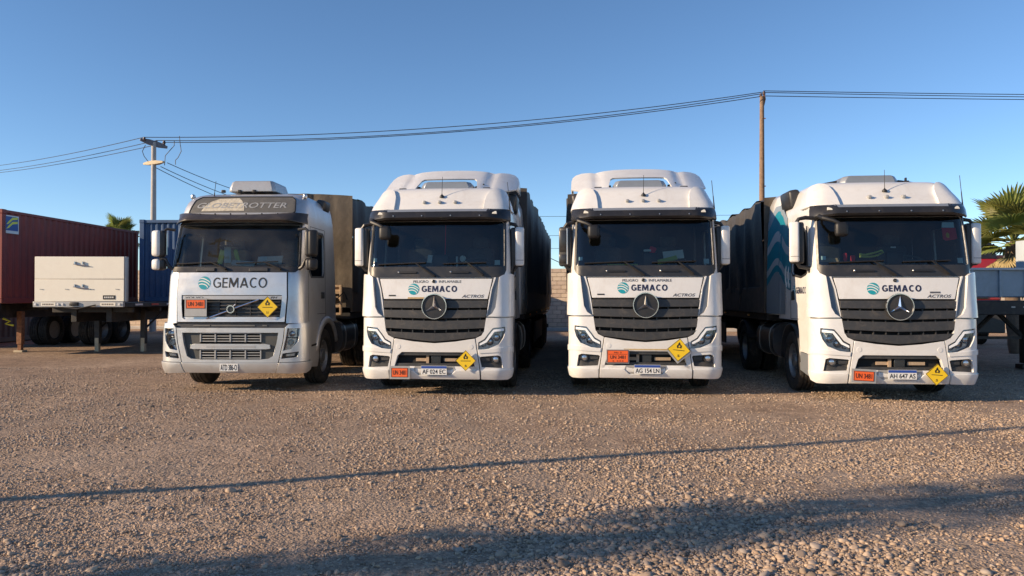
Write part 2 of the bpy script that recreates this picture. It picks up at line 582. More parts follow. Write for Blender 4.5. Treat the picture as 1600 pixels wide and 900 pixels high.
def glyph_word(word, m, parent, fmap, u0, u1, z0, z1, s=.22, off=.003, gap=.15):
    """plain sans capitals cut as single outlines, so bold strokes stay clean"""
    def arc(cx, cy, rx, ry, a0, a1, n=22):
        return [(cx + rx * cos(radians(a0 + (a1 - a0) * i / n)), cy + ry * sin(radians(a0 + (a1 - a0) * i / n))) for i in range(n + 1)]
    t = s * .86
    G_ = {}
    W = .86; G_['C'] = (W, arc(W * .56, .5, W * .56, .52, 48, 312) + arc(W * .56, .5, W * .56 - s, .52 - t, 306, 54), [])
    W = .92
    ii = arc(W * .53, .5, W * .53 - s, .52 - t, 300, 50)
    G_['G'] = (W, arc(W * .53, .5, W * .53, .52, 45, 300) + [(W, .10), (W, .54), (W * .56, .54), (W * .56, .54 - t * .85), (W - s, .54 - t * .85), (W - s, .20)] + ii, [])
    W = .62; G_['E'] = (W, [(0, 0), (W, 0), (W, t), (s, t), (s, .5 - t * .45), (W * .94, .5 - t * .45), (W * .94, .5 + t * .5), (s, .5 + t * .5), (s, 1 - t), (W, 1 - t), (W, 1), (0, 1)], [])
    W = 1.12; G_['M'] = (W, [(0, 0), (s * .95, 0), (s * .98, .62), (W / 2 - s * .32, 0.06), (W / 2 + s * .32, 0.06), (W - s * .98, .62), (W - s * .95, 0), (W, 0), (W - .05, 1), (W - .05 - s * 1.15, 1), (W / 2, .42), (.05 + s * 1.15, 1), (.05, 1)], [])
    W = .98; k = W / 2 - .55 * s; ya = (W / 2 - 1.1 * s) / k
    G_['A'] = (W, [(0, 0), (1.1 * s, 0), (1.1 * s + .2 * k, .2), (W - 1.1 * s - .2 * k, .2), (W - 1.1 * s, 0), (W, 0), (W / 2 + .55 * s, 1), (W / 2 - .55 * s, 1)],
               [[(1.1 * s + .37 * k, .37), (W - 1.1 * s - .37 * k, .37), (W / 2, ya - .02)]])
    W = .98; G_['O'] = (W, arc(W / 2, .5, W / 2, .52, 0, 360 - 12, 30), [arc(W / 2, .5, W / 2 - s, .52 - t, 0, 360 - 12, 30)])
    tot = sum(G_[c][0] for c in word) + gap * (len(word) - 1)
    k = (u1 - u0) / tot
    x = 0; b = MB()
    for c in word:
        w, o, hs = G_[c]
        f = lambda lp: [(u0 + (x + p) * k, z0 + q * (z1 - z0)) for p, q in lp]
        b.add(*patch_geo(f(o), fmap, None, off, holes=[f(h) for h in hs], du=.15, dv=9))
        x += w + gap
    return b.build('lettering', m, parent, smooth=False, fix=False)
# ------------------------------------------------------------------ wheels
def tyre_mesh(width, r, rin):
    h = width / 2
    prof = [(-h * .72, rin), (-h * .97, rin + .05), (-h, (r + rin) / 2), (-h * .96, r - .05), (-h * .86, r - .012), (-h * .62, r)]
    for g in (-.42, 0.0, .42):
        prof += [(h * (g - .07), r), (h * (g - .06), r - .016), (h * (g + .06), r - .016), (h * (g + .07), r)]
    prof += [(h * .62, r), (h * .86, r - .012), (h * .96, r - .05), (h, (r + rin) / 2), (h * .97, rin + .05), (h * .72, rin)]
    return MB().lathe(prof, 'X', n=40, closed_prof=True).mesh('tyre', 'rubber', 30)

def rim_mesh(width, rin, dish):
    """dish > 0: front-axle rim bulging outwards (+x), < 0: rear rim sunk inwards"""
    h = width / 2
    prof = [(-h * .7, rin + .004), (h * .72, rin + .004), (h * .75, rin - .02), (h * .3 if dish > 0 else h * .1, rin - .04),
            (h * .2 if dish > 0 else -h * .5, rin - .10), (h * .35 if dish > 0 else -h * .6, .15), (h * .36 if dish > 0 else -h * .3, .12),
            (h * .75 if dish > 0 else h * .25, .11), (h * .8 if dish > 0 else h * .3, .07), (h * .8 if dish > 0 else h * .3, .002)]
    b = MB().lathe(prof, 'X', n=32)
    for k in range(10):
        t = 2 * pi * k / 10
        x = h * .30 if dish > 0 else -h * .58
        b.cyl((x, .17 * cos(t), .17 * sin(t)), (x + .05, .17 * cos(t), .17 * sin(t)), .016, n=6)
    return b.mesh('rim', 'rim_steel', 35)

TYRE = tyre_mesh(.31, .515, .30)
RIM_F = rim_mesh(.31, .30, 1)
RIM_R = rim_mesh(.31, .30, -1)

def wheel(parent, x, y, side, dish=1, z=.51):
    w = link('wheel', TYRE, parent)
    w.location = (x, y, z)
    if side < 0:
        w.rotation_euler = (0, 0, pi)
    w.rotation_euler.x = random.uniform(0, 6)
    r = link('rim', RIM_F if dish > 0 else RIM_R, w)
    return w

# ------------------------------------------------------------------ placards, plates, logos
def flat_map(origin, xdir, zdir):
    o = Vector(origin); xd = Vector(xdir).normalized(); zd = Vector(zdir).normalized(); n = xd.cross(zd)
    return lambda u, v, off=0.0: o + xd * u + zd * v + n * off

def hazard_placard(parent, x, y, z, s, tilt=0.0, back=False, word='5.1'):
    """yellow oxidiser diamond: square plate standing on a corner"""
    h = empty('hazard_placard', (x, y, z)); h.parent = parent
    h.rotation_euler = (0, tilt, 0)
    f = flat_map((0, 0, 0), (1, 0, 0), (0, 0, 1))
    d = lambda k: [(0, -k), (k, 0), (0, k), (-k, 0)]
    q = s / sqrt(2)
    if back:
        sq = [(u + .035, v + .01) for u, v in d(q * 1.04)]
        patch('backing_plate', 'sign_back', h, [(u, v - .03) for u, v in d(q * 1.05)], f, -.012, -.004, du=9, dv=9)
    patch('plate', 'yellow_sign', h, d(q), f, -.004, .002, du=9, dv=9)
    patch('border', 'print_black', h, d(q), f, .002, .0045, holes=[d(q * .955)], du=9, dv=9)
    k = q * .60
    flame = [(-.24, .18), (-.36, .42), (-.33, .68), (-.22, .60), (-.18, .88), (0, 1.12), (.10, .86), (.22, .62), (.33, .70), (.36, .42), (.24, .18),
             (.12, .30), (.0, .26), (-.12, .30)]
    patch('flame', 'print_black', h, [(a * k, b * k + .02 * q) for a, b in flame], f, .002, .0045,
          holes=[circle(0, .50 * k + .02 * q, .15 * k, 10)], du=9, dv=9)
    b = MB()
    b.add(*patch_geo([(-.8 * k, .0), (.8 * k, .0), (.8 * k, -.05 * k - .004), (-.8 * k, -.05 * k - .004)], f, .002, .0045, du=9, dv=9))
    b.build('bar', 'print_black', h)
    lettering(word, 'print_black', h, f, -.16 * k, .16 * k, -1.02 * k, -.68 * k, .0045, bold=.02)
    return h

def orange_placard(parent, x, y, z, w, hgt, frame=.02, tilt=0.0, lines=None, half=False):
    p = empty('orange_placard', (x, y, z)); p.parent = parent
    p.rotation_euler = (0, tilt, 0)
    f = flat_map((0, 0, 0), (1, 0, 0), (0, 0, 1))
    R = lambda a, b, c, d: [(a, b), (c, b), (c, d), (a, d)]
    W, H = w / 2, hgt / 2
    patch('backing_plate', 'sign_back', p, R(-W - frame, -H - frame, W + frame, H + frame), f, -.014, 0.0, du=9, dv=9)
    lo = -.02 if half else -H
    patch('plate', 'orange_sign', p, R(-W, lo, W, H), f, .0005, .004, du=9, dv=9)
    bw = .008
    patch('border', 'print_sign', p, R(-W, lo, W, H), f, .004, .006, holes=[R(-W + bw, lo + bw, W - bw, H - bw)], du=9, dv=9)
    cz = (lo + H) / 2; ch = (H - lo)
    if lines:
        patch('rule', 'print_sign', p, R(-W + .02, cz + ch * .16, W - .02, cz + ch * .19), f, .004, .006, du=9, dv=9)
        lettering('No. 5', 'print_sign', p, f, -W * .35, W * .35, cz + ch * .25, cz + ch * .38, .006, bold=.02)
        lettering('UN 3481', 'print_sign', p, f, -W * .72, W * .72, cz - ch * .2, cz + ch * .08, .006, bold=.025)
        for k in (-.5, -.1, .15, .38):
            patch('mark', 'print_sign', p, R(W * k, cz - ch * .40, W * (k + .14), cz - ch * .33), f, .004, .006, du=9, dv=9)
    else:
        lettering('UN 3481', 'print_sign', p, f, -W * .80, W * .80, cz - ch * .25, cz + ch * .25, .006, bold=.025)
    return p

def number_plate(parent, x, y, z, text, w=.42, h=.145, blue=True):
    p = empty('number_plate', (x, y, z)); p.parent = parent
    f = flat_map((0, 0, 0), (1, 0, 0), (0, 0, 1))
    R = lambda a, b, c, d: [(a, b), (c, b), (c, d), (a, d)]
    patch('plate', 'plate_white', p, R(-w / 2, -h / 2, w / 2, h / 2), f, -.006, .0, du=9, dv=9)
    top = h * .5
    if blue:
        patch('blue_band', 'plate_blue', p, R(-w / 2 + .004, h * .20, w / 2 - .004, h / 2 - .004), f, .0, .0025, du=9, dv=9)
        top = h * .18
    lettering(text, 'print_black', p, f, -w * .45, w * .45, -h * .40, top - .012, .0025, bold=.012)
    return p

def globe_logo(parent, S, cu, cz, r, off=.003):
    o = patch('globe_emblem', 'teal', parent, circle(cu, cz, r, 32), S, off - .002, off, du=.06, dv=9)
    for k, (h0, h1, bow) in enumerate(((.42, .60, .34), (-.02, .17, .44), (-.46, -.30, .50))):
        top = []; bot = []
        for i in range(13):
            t = -1 + 2 * i / 12
            for lst, hh in ((top, h1), (bot, h0)):
                zz = hh + bow * (.35 - .75 * (t + .1) ** 2) - .22 * t
                xx = t * sqrt(max(0.0, .99 - min(.98, zz * zz)))
                lst.append((cu + r * xx * .985, cz + r * zz))
        for a in (0, 12):
            top[a] = ((top[a][0] + bot[a][0]) / 2, (top[a][1] + bot[a][1]) / 2 + .0005)
        patch('stripe', 'plate_white', o, bot + top[::-1], S, off, off + .002, du=.06, dv=9)
    return o

def star_emblem(parent, c, R):
    e = MB()
    rings = []
    e.lathe([(-.03, R * 1.13), (-.05, R * 1.11), (-.05, R * 1.05), (-.03, R * 1.02)], 'Y', c=c, n=40, closed_prof=True)
    o = e.build('emblem_ring', 'chrome', parent, 50)
    d = MB().lathe([(.03, R * 1.06), (-.03, R * 1.04), (-.03, .001)], 'Y', c=c, n=40)
    d.build('emblem_disc', 'black_plastic', o)
    s = MB()
    for k in range(3):
        t = k * 2 * pi / 3
        tip = Vector((sin(t) * R * .96, -.036, cos(t) * R * .96))
        l = Vector((sin(t - pi / 3) * R * .17, -.036, cos(t - pi / 3) * R * .17))
        r = Vector((sin(t + pi / 3) * R * .17, -.036, cos(t + pi / 3) * R * .17))
        m = Vector((0, -.075, 0))
        b = Vector(c)
        s.add([b + tip, b + l, b + m, b + r], [(0, 1, 2), (0, 2, 3)])
    s.build('star', 'chrome', o, smooth=False, fix=False)
    return o

def wiper(parent, S, pivot, elbow, tip_a, tip_b):
    b = MB()
    pv = S(*pivot, .02); el = S(*elbow, .05)
    b.tube([pv, S(*pivot, .05), (S(*pivot, .05) + el) / 2 + Vector((0, -.01, 0)), el], [.022, .02, .014, .011], 6)
    A = S(*tip_a, .025); B = S(*tip_b, .025)
    n = 8
    b.tube([S(tip_a[0] + (tip_b[0] - tip_a[0]) * i / n, tip_a[1] + (tip_b[1] - tip_a[1]) * i / n, .022) for i in range(n + 1)], .012, 6)
    return b.build('wiper', 'print_black', parent)

def chassis_parts(t, rear_axles=(5.2,), tank_z=(.45, 1.12)):
    b = MB()
    for s in (-1, 1):
        b.box((s * .40, 3.6, .92), (.08, 5.6, .26))
    for y in (1.2, 2.4, 3.6, 4.8, 6.2):
        b.box((0, y, .92), (.8, .12, .18))
    b.box((0, 1.45, .52), (1.9, .14, .14))
    b.box((0, 1.1, .75), (.9, 1.2, .5))
    b.build('chassis_frame', 'chassis', t, bevel=.01)
    b = MB().rbox((0, 5.2, 1.17), (.9, .95, .14), .04)
    b.build('fifth_wheel', 'chassis', t)
    for s in (-1, 1):
        wheel(t, s * 1.06, 1.45, s, 1)
        for ya in rear_axles:
            wheel(t, s * 1.07, ya, s, -1)
            wheel(t, s * .73, ya, s, 1)
            g = MB()
            arc = [(ya + .60 * cos(a), .51 + .60 * sin(a)) for a in [radians(d) for d in range(15, 170, 12)]]
            V = []; F = []
            for (yy, zz) in arc:
                V += [(s * .55, yy, zz), (s * 1.24, yy, zz)]
            for i in range(len(arc) - 1):
                F.append((2 * i, 2 * i + 1, 2 * i + 3, 2 * i + 2))
            g.add(V, F)
            o = g.build('mudguard', 'black_plastic', t)
            md = o.modifiers.new('thick', 'SOLIDIFY'); md.thickness = .02
        k = MB()
        z0, z1 = tank_z
        prof = []
        cy, cz = (z1 - z0) / 2, (z0 + z1) / 2
        sec = []
        for a in range(20):
            an = 2 * pi * a / 20
            ex = 3.0
            cc, ss = cos(an), sin(an)
            rr = 1 / ((abs(cc) ** ex + abs(ss) ** ex) ** (1 / ex))
            sec.append((s * .87 + rr * cc * .33, rr * ss * (z1 - z0) / 2 + cz))
        k.loft([[Vector((x, y, z)) for x, z in sec] for y in (2.75, 2.78, 4.05, 4.08)])
        tk = k.build('fuel_tank', 'tank_metal', t, 40)
        st = MB()
        for y in (3.0, 3.8):
            st.loft([[Vector((s * .87 + (x - s * .87) * 1.02, yy, cz + (z - cz) * 1.02)) for x, z in sec] for yy in (y, y + .05)])
        st.build('tank_strap', 'satin_chrome', tk, 40)

# ------------------------------------------------------------------ white tractor (star emblem)
A_yf = interp([(.26, .07), (.42, .0), (.9, .0), (1.3, .02), (1.56, .05), (1.92, .08), (2.10, .11), (2.86, .27), (3.05, .32)])
A_w = interp([(.26, 1.19), (.45, 1.215), (1.25, 1.215), (1.6, 1.21), (2.0, 1.205), (2.86, 1.18), (3.06, 1.17)])
SA = make_surface(A_yf, A_w, .06, r=.22)
R_yf = interp([(3.02, .30), (3.10, .355), (3.27, .52), (3.44, .69), (3.49, .79), (3.52, .98), (3.54, 1.30)])
R_w = interp([(3.02, 1.172), (3.10, 1.16), (3.27, 1.10), (3.43, 1.035), (3.48, .985), (3.52, .89), (3.54, .76)])
SR = make_surface(R_yf, R_w, .07, r=.24)
CUTU = sorted([s * v for s in (-1, 1) for v in (.2, .4, .6, .8, .9, .97, 1.03, 1.07, 1.11, 1.15, 1.18, 1.21, 1.25, 1.29, 1.33, 1.375, 1.45, 1.6, 1.9, 2.2, 2.5, 2.8, 3.1, 3.4)] + [0])
CUTR = sorted([s * v for s in (-1, 1) for v in (.15, .3, .45, .6, .72, .85, .92, .99, 1.06, 1.13, 1.2, 1.27, 1.34, 1.41, 1.48, 1.7, 2.0, 2.3, 2.6, 2.9, 3.2, 3.45)] + [0])
uy = lambda y: SA.side + y

WS = [(-1.17, 2.12), (-1.12, 2.105), (1.12, 2.105), (1.17, 2.12), (1.175, 2.84), (1.14, 2.87), (-1.14, 2.87), (-1.175, 2.84)]
WIN = [(uy(.36), 2.10), (uy(.46), 2.0), (uy(.8), 1.95), (uy(1.28), 2.0), (uy(1.33), 2.05), (uy(1.33), 2.70), (uy(1.28), 2.75), (uy(.6), 2.75), (uy(.42), 2.66)]

FY = (2.20, 2.4, 2.6, 2.85)
FZ = (1.28, 1.6, 2.0, 2.4, 2.86, 3.06, 3.2, 3.34, 3.46, 3.52)
def fair_x(y, z):
    x = A_w(min(z, 3.06)) - .012 + (y - 2.2) * .10
    if z > 3.06: x -= (z - 3.06) * .10 + max(0, z - 3.4) * .7
    return x

def mirror_pair(t, S, cover, h=.66, z=2.44, x=1.305, y=.36, left_black=False):
    for s in (-1, 1):
        m = empty('wing_mirror', (s * x, y + (.10 if s > 0 else 0), z)); m.parent = t
        m.rotation_euler = (0, 0, s * radians(16))
        blk = left_black and s < 0
        hs = MB().rbox((0, .03, 0), (.215, .13, h), .035, 3)
        hs.build('housing', 'black_plastic', m)
        if blk:
            MB().rbox((-.03, -.04, .09), (.13, .012, .36), .01, 2).build('mirror_glass', 'mirror_glass', m)
            MB().rbox((-.03, -.04, -.20), (.13, .012, .16), .01, 2).build('mirror_glass', 'mirror_glass', m)
            MB().cyl((.055, -.045, -h / 2 + .04), (.055, -.045, h / 2 - .04), .012, n=6).build('trim_bar', 'satin_chrome', m)
        else:
            c = MB().rbox((s * .036, -.03, .012), (.150, .11, h * .975), .032, 3)
            c.build('cover', cover, m)
            MB().rbox((s * .03, -.078, -h * .33), (.13, .02, .008), .003, 1).build('seam', 'print_grey', m)
        for zz, hh in ((.10, .38), (-.21, .18)):
            MB().rbox((0, .098, zz), (.19, .01, hh), .004, 1).build('glass', 'mirror_glass', m)
        a = MB()
        a.tube([(s * .02, 0, h / 2 - .02), (-s * .03, .01, h / 2 + .05), (-s * .13, .08, h / 2 + .075), (-s * .30, .14, h / 2 + .06)], [.026, .03, .034, .034], 8)
        a.build('arm', 'black_plastic', m)
        a = MB().tube([(s * .0, 0, -h / 2 + .02), (-s * .04, .04, -h / 2 - .05), (-s * .2, .16, -h / 2 - .07)], [.03, .03, .035], 8)
        a.build('bracket', 'black_plastic', m)

def cab_interior(t, S, yb=2.1, ztop=2.93, dash='interior_grey', w=1.08):
    MB().box((0, yb, 2.2), (2 * w, .04, 1.6)).box((0, 1.2, ztop), (2 * w, 1.6, .03)).box((0, 1.25, 1.42), (2 * w, 1.7, .04)).build('cabin_wall', 'interior_dark', t)
    d = MB()
    sec = [(.20, 1.75), (.20, 2.06), (.34, 2.085), (.60, 2.10), (.78, 2.06), (.86, 1.9), (.86, 1.6)]
    d.loft([[Vector((x, yy + (.0 if abs(x) < .9 else .12), zz)) for yy, zz in sec] for x in (-1.07, -.9, -.5, .5, .9, 1.07)])
    d.build('dashboard', dash, t, 40, bevel=.015)
    for sx in (-.55, .55):
        st = MB()
        st.rbox((sx, 1.35, 1.75), (.52, .5, .16), .06, 3)
        st.rbox((sx, 1.62, 2.15), (.50, .16, .72), .07, 3, rot=(radians(-8), 0, 0))
        st.rbox((sx, 1.68, 2.60), (.30, .11, .2), .05, 3)
        st.build('seat', 'seat_fabric', t)
    sw = MB()
    c = Vector((.56, .92, 2.20)); ax = Vector((0, -.45, .9)).normalized(); e1 = Vector((1, 0, 0)); e2 = ax.cross(e1)
    pts = [c + (e1 * cos(2 * pi * k / 28) + e2 * sin(2 * pi * k / 28)) * .225 for k in range(29)]
    sw.tube(pts, .017, 6, caps=False)
    for a in (.2, pi - .2, -pi / 2):
        sw.tube([c, c + (e1 * cos(a) + e2 * sin(a)) * .225], .016, 6)
    sw.cyl(c - ax * .03, c + ax * .02, .07, n=12)
    sw.tube([c, c - ax * .4], .03, 8)
    sw.build('steering_wheel', 'interior_grey', t)

def build_white_truck():
    t = empty('tractor_truck')
    shell_out = [(-uy(2.22), 1.22), (-uy(1.0), 1.22), (-uy(.92), 1.05), (-uy(.88), .75), (-uy(.86), .71), (-1.455, .69), (-1.455, 1.275), (-.865, 1.275), (-.90, 1.56)]
    shell_out = shell_out + [(.90, 1.56)] + mir(shell_out)[1:] + [(uy(2.22), 3.05), (-uy(2.22), 3.05)]
    vc = [1.3, 1.42, 1.56, 1.7, 1.85, 1.92, 2.0, 2.1, 2.2, 2.35, 2.5, 2.65, 2.8, 2.87, 2.95]
    patch('cab_shell', 'white_paint', t, shell_out, SA, -.03, 0.0, holes=[WS, WIN, mir(WIN)], ucuts=CUTU, vcuts=vc)
    lin = [(-uy(2.2), 1.45), (uy(2.2), 1.45), (uy(2.2), 3.0), (-uy(2.2), 3.0)]
    patch('cabin_lining', 'interior_dark', t, lin, SA, None, -.055, holes=[WS, WIN, mir(WIN)], ucuts=CUTU, vcuts=vc)
    patch('bumper_core', 'dark_void', t, [(-1.46, .34), (1.46, .34), (1.46, 1.25), (.9, 1.58), (-.9, 1.58), (-1.46, 1.25)], SA, None, -.075, ucuts=CUTU, dv=.15)
    MB().box((0, 2.2, 2.15), (2.24, .04, 1.85)).build('rear_wall', 'white_paint', t)
    # roof
    zs = [3.02, 3.08, 3.15, 3.22, 3.28, 3.33, 3.38, 3.42, 3.46, 3.49, 3.515, 3.54]
    us = [-3.42] + CUTR[1:-1] + [3.42]
    us = [max(-SR.side - 2.2, min(SR.side + 2.2, u)) for u in CUTR]
    b = MB(); b.loft([[SR(u, z) for u in us] for z in zs])
    b.build('roof', 'white_paint', t, 50)
    lobe = [(-.80, 3.05), (-.83, 3.17), (-.89, 3.30), (-.965, 3.39), (-1.05, 3.435), (-1.16, 3.445), (-1.34, 3.40), (-1.52, 3.32), (-1.75, 3.26), (-1.75, 3.05)]
    for lb in (lobe, mir(lobe)):
        patch('roof_lobe', 'white_paint', t, lb, SR, -.01, .045, ucuts=CUTR, vcuts=zs, bevel=.03, angle=60)
    # windscreen and side windows
    patch('windscreen', 'windscreen_glass', t, WS, SA, None, -.012, ucuts=CUTU, vcuts=vc, angle=80)
    b = MB()
    for w_ in (WIN, mir(WIN)):
        patch('side_window', 'side_glass', t, w_, SA, None, -.015, ucuts=CUTU, vcuts=vc)
        patch('window_seal', 'black_plastic', t, [(u + (.03 if u > (max(p[0] for p in w_) + min(p[0] for p in w_)) / 2 else -.03), v + (.03 if v > 2.4 else -.03)) for u, v in w_], SA, 0.0, .006, holes=[w_], ucuts=CUTU, vcuts=vc)
    # windscreen surround and cowl
    sur = [(-1.205, 2.05), (-1.14, 1.93), (-1.05, 1.925), (1.05, 1.925), (1.14, 1.93), (1.205, 2.05), (1.215, 2.9), (-1.215, 2.9)]
    patch('windscreen_cowl', 'black_plastic', t, sur, SA, -.004, .010, holes=[WS], ucuts=CUTU, vcuts=vc)
    for a, z in ((-.62, 2.015), (.28, 2.015)):
        g = MB()
        g.add(*patch_geo([(a - .02, z - .02), (a + .28, z - .02), (a + .30, z), (a + .26, z + .014), (a, z + .014)], SA, .0, .03, du=.1, dv=9))
        g.build('cowl_handle', 'print_black', t, bevel=.006)
    for a in (-.64, .26):
        MB().lathe([(0, .017), (-.02, .015), (-.028, .006)], 'Y', c=SA(a, 2.015, .012), n=10).build('washer_jet', 'satin_chrome', t)
    wiper(t, SA, (-.02, 1.95), (-.35, 2.16), (-1.02, 2.14), (-.18, 2.17))
    wiper(t, SA, (.80, 1.97), (.55, 2.16), (.12, 2.15), (.86, 2.17))
    # front panel above the grille
    fp = [(-.885, 1.575), (.885, 1.575), (.965, 1.905), (-.965, 1.905)]
    panel = patch('front_panel', 'white_paint', t, fp, SA, .004, .020, ucuts=CUTU, dv=.1, bevel=.006)
    fg = [(-.90, 1.56), (.90, 1.56), (.985, 1.918), (-.985, 1.918)]
    patch('panel_gap', 'dark_void', t, fg, SA, None, .003, ucuts=CUTU, dv=.1)
    # grille
    go = [(-.895, 1.562), (-.87, 1.36), (-.84, 1.12), (-.80, 1.02), (-.70, .95), (-.35, .895), (0, .868)]
    go = go + mir(go)[1:]
    def gx(z):
        return 0.90 - (1.56 - z) * .11 if z > 1.05 else .845 - (1.05 - z) * 1.25
    def slat(z_top_s, z_top_c, z_bot_s, z_bot_c, o0, o1, inset=.012):
        pts_t = []; pts_b = []
        for i in range(13):
            f = -1 + 2 * i / 12
            zt = z_top_c + (z_top_s - z_top_c) * abs(f) ** 1.3
            zb = z_bot_c + (z_bot_s - z_bot_c) * abs(f) ** 1.3
            pts_t.append((f * (gx(zt) - inset), zt)); pts_b.append((f * (gx(zb) - inset), zb))
        bb = MB()
        def fm(u, v, off):
            # the slat leans: lower edge further out
            return SA(u, v, off)
        bb.add(*patch_geo(pts_b + pts_t[::-1], fm, o0, o1, ucuts=CUTU, dv=.04))
        return bb.build('grille_slat', 'grille_plastic', t, bevel=.012)
    slat(1.550, 1.550, 1.43, 1.42, -.03, .030)
    slat(1.398, 1.388, 1.275, 1.255, -.03, .040)
    slat(1.238, 1.218, 1.105, 1.075, -.03, .034)
    slat(1.050, 1.020, .955, .885, -.03, .038)
    # second plane of each slat: thin lips
    for z0 in (1.41, 1.248, 1.06):
        for k in range(-4, 5):
            if k == 0 and z0 > 1.2: continue
            x = k * .19
            MB().box(SA(x, z0, -.022), (.014, .05, .055)).build('grille_fin', 'grille_plastic', t)
    star_emblem(t, SA(0, 1.45, .05) + Vector((0, -.01, 0)), .185)
    # corner air deflectors with their grey grooves
    for m in (1, -1):
        F = (lambda p: p) if m < 0 else mir
        fl = [(-1.075, 1.93), (-1.06, 1.80), (-1.045, 1.65), (-1.02, 1.44), (-.965, 1.34), (-.885, 1.29), (-1.16, 1.285), (-1.40, 1.30), (-1.44, 1.36), (-1.44, 1.90), (-1.38, 1.97), (-1.25, 1.985), (-1.13, 1.965)]
        patch('air_deflector', 'white_paint', t, F(fl), SA, .004, .062, ucuts=CUTU, dv=.08, bevel=.014)
        gr = [(-1.07, 1.925), (-1.02, 1.925), (-.955, 1.735), (-.915, 1.52), (-.872, 1.30), (-.885, 1.295), (-.96, 1.345), (-1.015, 1.44), (-1.04, 1.65), (-1.055, 1.8)]
        gp = patch('deflector_groove', 'groove_slate', t, F(gr), SA, .0, .012, ucuts=CUTU, dv=.1)
        patch('groove_trim', 'white_paint', gp, F([(-1.025, 1.925), (-1.0, 1.925), (-.938, 1.735), (-.90, 1.52), (-.866, 1.30), (-.874, 1.30), (-.918, 1.52), (-.958, 1.735)]), SA, .004, .030, ucuts=CUTU, dv=.1, bevel=.006)
    # bumper: two corners and a middle with real openings
    HL = [(-1.165, 1.125), (-.975, 1.105), (-.895, 1.01), (-.835, .93), (-.735, .875), (-.73, .755), (-.90, .772), (-1.075, .845), (-1.14, .95), (-1.17, 1.05)]
    FOG = [(-1.10, .645), (-1.05, .665), (-.78, .645), (-.755, .63), (-.79, .475), (-1.13, .46)]
    for m in (1, -1):
        F = (lambda p: p) if m < 0 else mir
        corner = [(-.862, 1.268), (-.83, 1.06), (-.785, .985), (-.69, .94), (-.79, .30), (-1.22, .285), (-1.34, .32), (-1.41, .40), (-1.45, .44), (-1.45, .80), (-1.43, .98), (-1.43, 1.12), (-1.45, 1.22), (-1.45, 1.268)]
        c_ = patch('bumper_corner', 'white_paint', t, F(corner), SA, -.03, .035, holes=[F(HL), F(FOG)], ucuts=CUTU, dv=.08, bevel=.012)
        patch('bumper_lip', 'white_paint', t, F([(-.79, .30), (-1.22, .285), (-1.33, .32), (-1.40, .41), (-1.41, .447), (-1.25, .43), (-.785, .425)]), SA, .03, .052, ucuts=CUTU, dv=.08, bevel=.008)
        patch('bumper_crease', 'white_paint', t, F([(-.735, .76), (-.9, .765), (-1.2, .80), (-1.38, .80), (-1.43, .77), (-1.43, .70), (-1.2, .725), (-.75, .70)]), SA, .03, .05, ucuts=CUTU, dv=.08, bevel=.01)
        # headlight: dark bowl, lens units, light strip and clear cover
        hl = empty('headlight'); hl.parent = t
        patch('bowl', 'lamp_bowl', hl, F(HL), SA, None, -.045, ucuts=CUTU, dv=.08)
        for (u, z, r, mm) in ((-.92, .885, .064, 'lamp_reflector'), (-1.04, .955, .060, 'lamp_reflector'), (-1.09, 1.055, .04, 'lamp_clear'), (-.815, .835, .036, 'lamp_reflector')):
            uu = u if m < 0 else -u
            cpt = SA(uu, z, -.04)
            MB().lathe([(.0, r), (-.02, r), (-.03, r * .8), (-.012, r * .55), (-.02, .001)], 'Y', c=cpt, n=20).build('lens', mm, hl)
        drl = [(-1.145, 1.098), (-.985, 1.080), (-.912, .993), (-.850, .908), (-.755, .856), (-.755, .822), (-.875, .878), (-.945, .968), (-1.0, 1.045), (-1.145, 1.060)]
        patch('light_strip', 'lamp_led', hl, F(drl), SA, -.03, .030, ucuts=CUTU, dv=.08)
        patch('cover', 'lamp_glass', hl, F(HL), SA, None, .014, ucuts=CUTU, dv=.08)
        # fog lamp
        fg_ = empty('fog_lamp'); fg_.parent = t
        patch('recess', 'black_plastic', fg_, F(FOG), SA, None, -.02, ucuts=CUTU, dv=.08)
        cpt = SA(-1.02 if m < 0 else 1.02, .60, .0)
        MB().lathe([(.0, .066), (-.035, .062), (-.035, .05), (-.01, .046)], 'Y', c=cpt, n=20).build('bezel', 'black_plastic', fg_)
        MB().lathe([(.0, .048), (-.02, .046), (-.03, .02), (-.032, .001)], 'Y', c=cpt, n=20).build('lens', 'lamp_reflector', fg_)
        MB().add(*patch_geo(F([(-.93, .62), (-.78, .62), (-.79, .575), (-.93, .575)]), SA, -.02, .008, ucuts=CUTU, dv=9)).build('bar', 'grille_plastic', fg_, bevel=.006)
        MB().add(*patch_geo(F([(-1.15, .462), (-.79, .478), (-.785, .53), (-1.1, .555)]), SA, -.02, .004, ucuts=CUTU, dv=9)).build('floor', 'grille_plastic', fg_, bevel=.006)
        # step panel behind the bumper corner
        MB().add(*patch_geo(F([(-1.465, .42), (-1.465, .68), (-uy(.87), .70), (-uy(.84), .40), (-1.52, .34)]), SA, -.05, .008, ucuts=CUTU, dv=.1)).build('step_panel', 'groove_grey', t, bevel=.01)
        # wheel arch
        wa = MB(); arc = [(1.45 + .60 * cos(radians(d)), .53 + .62 * sin(radians(d))) for d in range(0, 181, 12)]
        V = []
        for yy, zz in arc: V += [(m * -.80, yy, zz), (m * -1.235, yy, zz)]
        wa.add(V, [(2 * i, 2 * i + 1, 2 * i + 3, 2 * i + 2) for i in range(len(arc) - 1)])
        wo = wa.build('wheel_arch', 'black_plastic', t); md = wo.modifiers.new('thick', 'SOLIDIFY'); md.thickness = .025
        # door seams, handle, fairing
        yy = uy(.42)
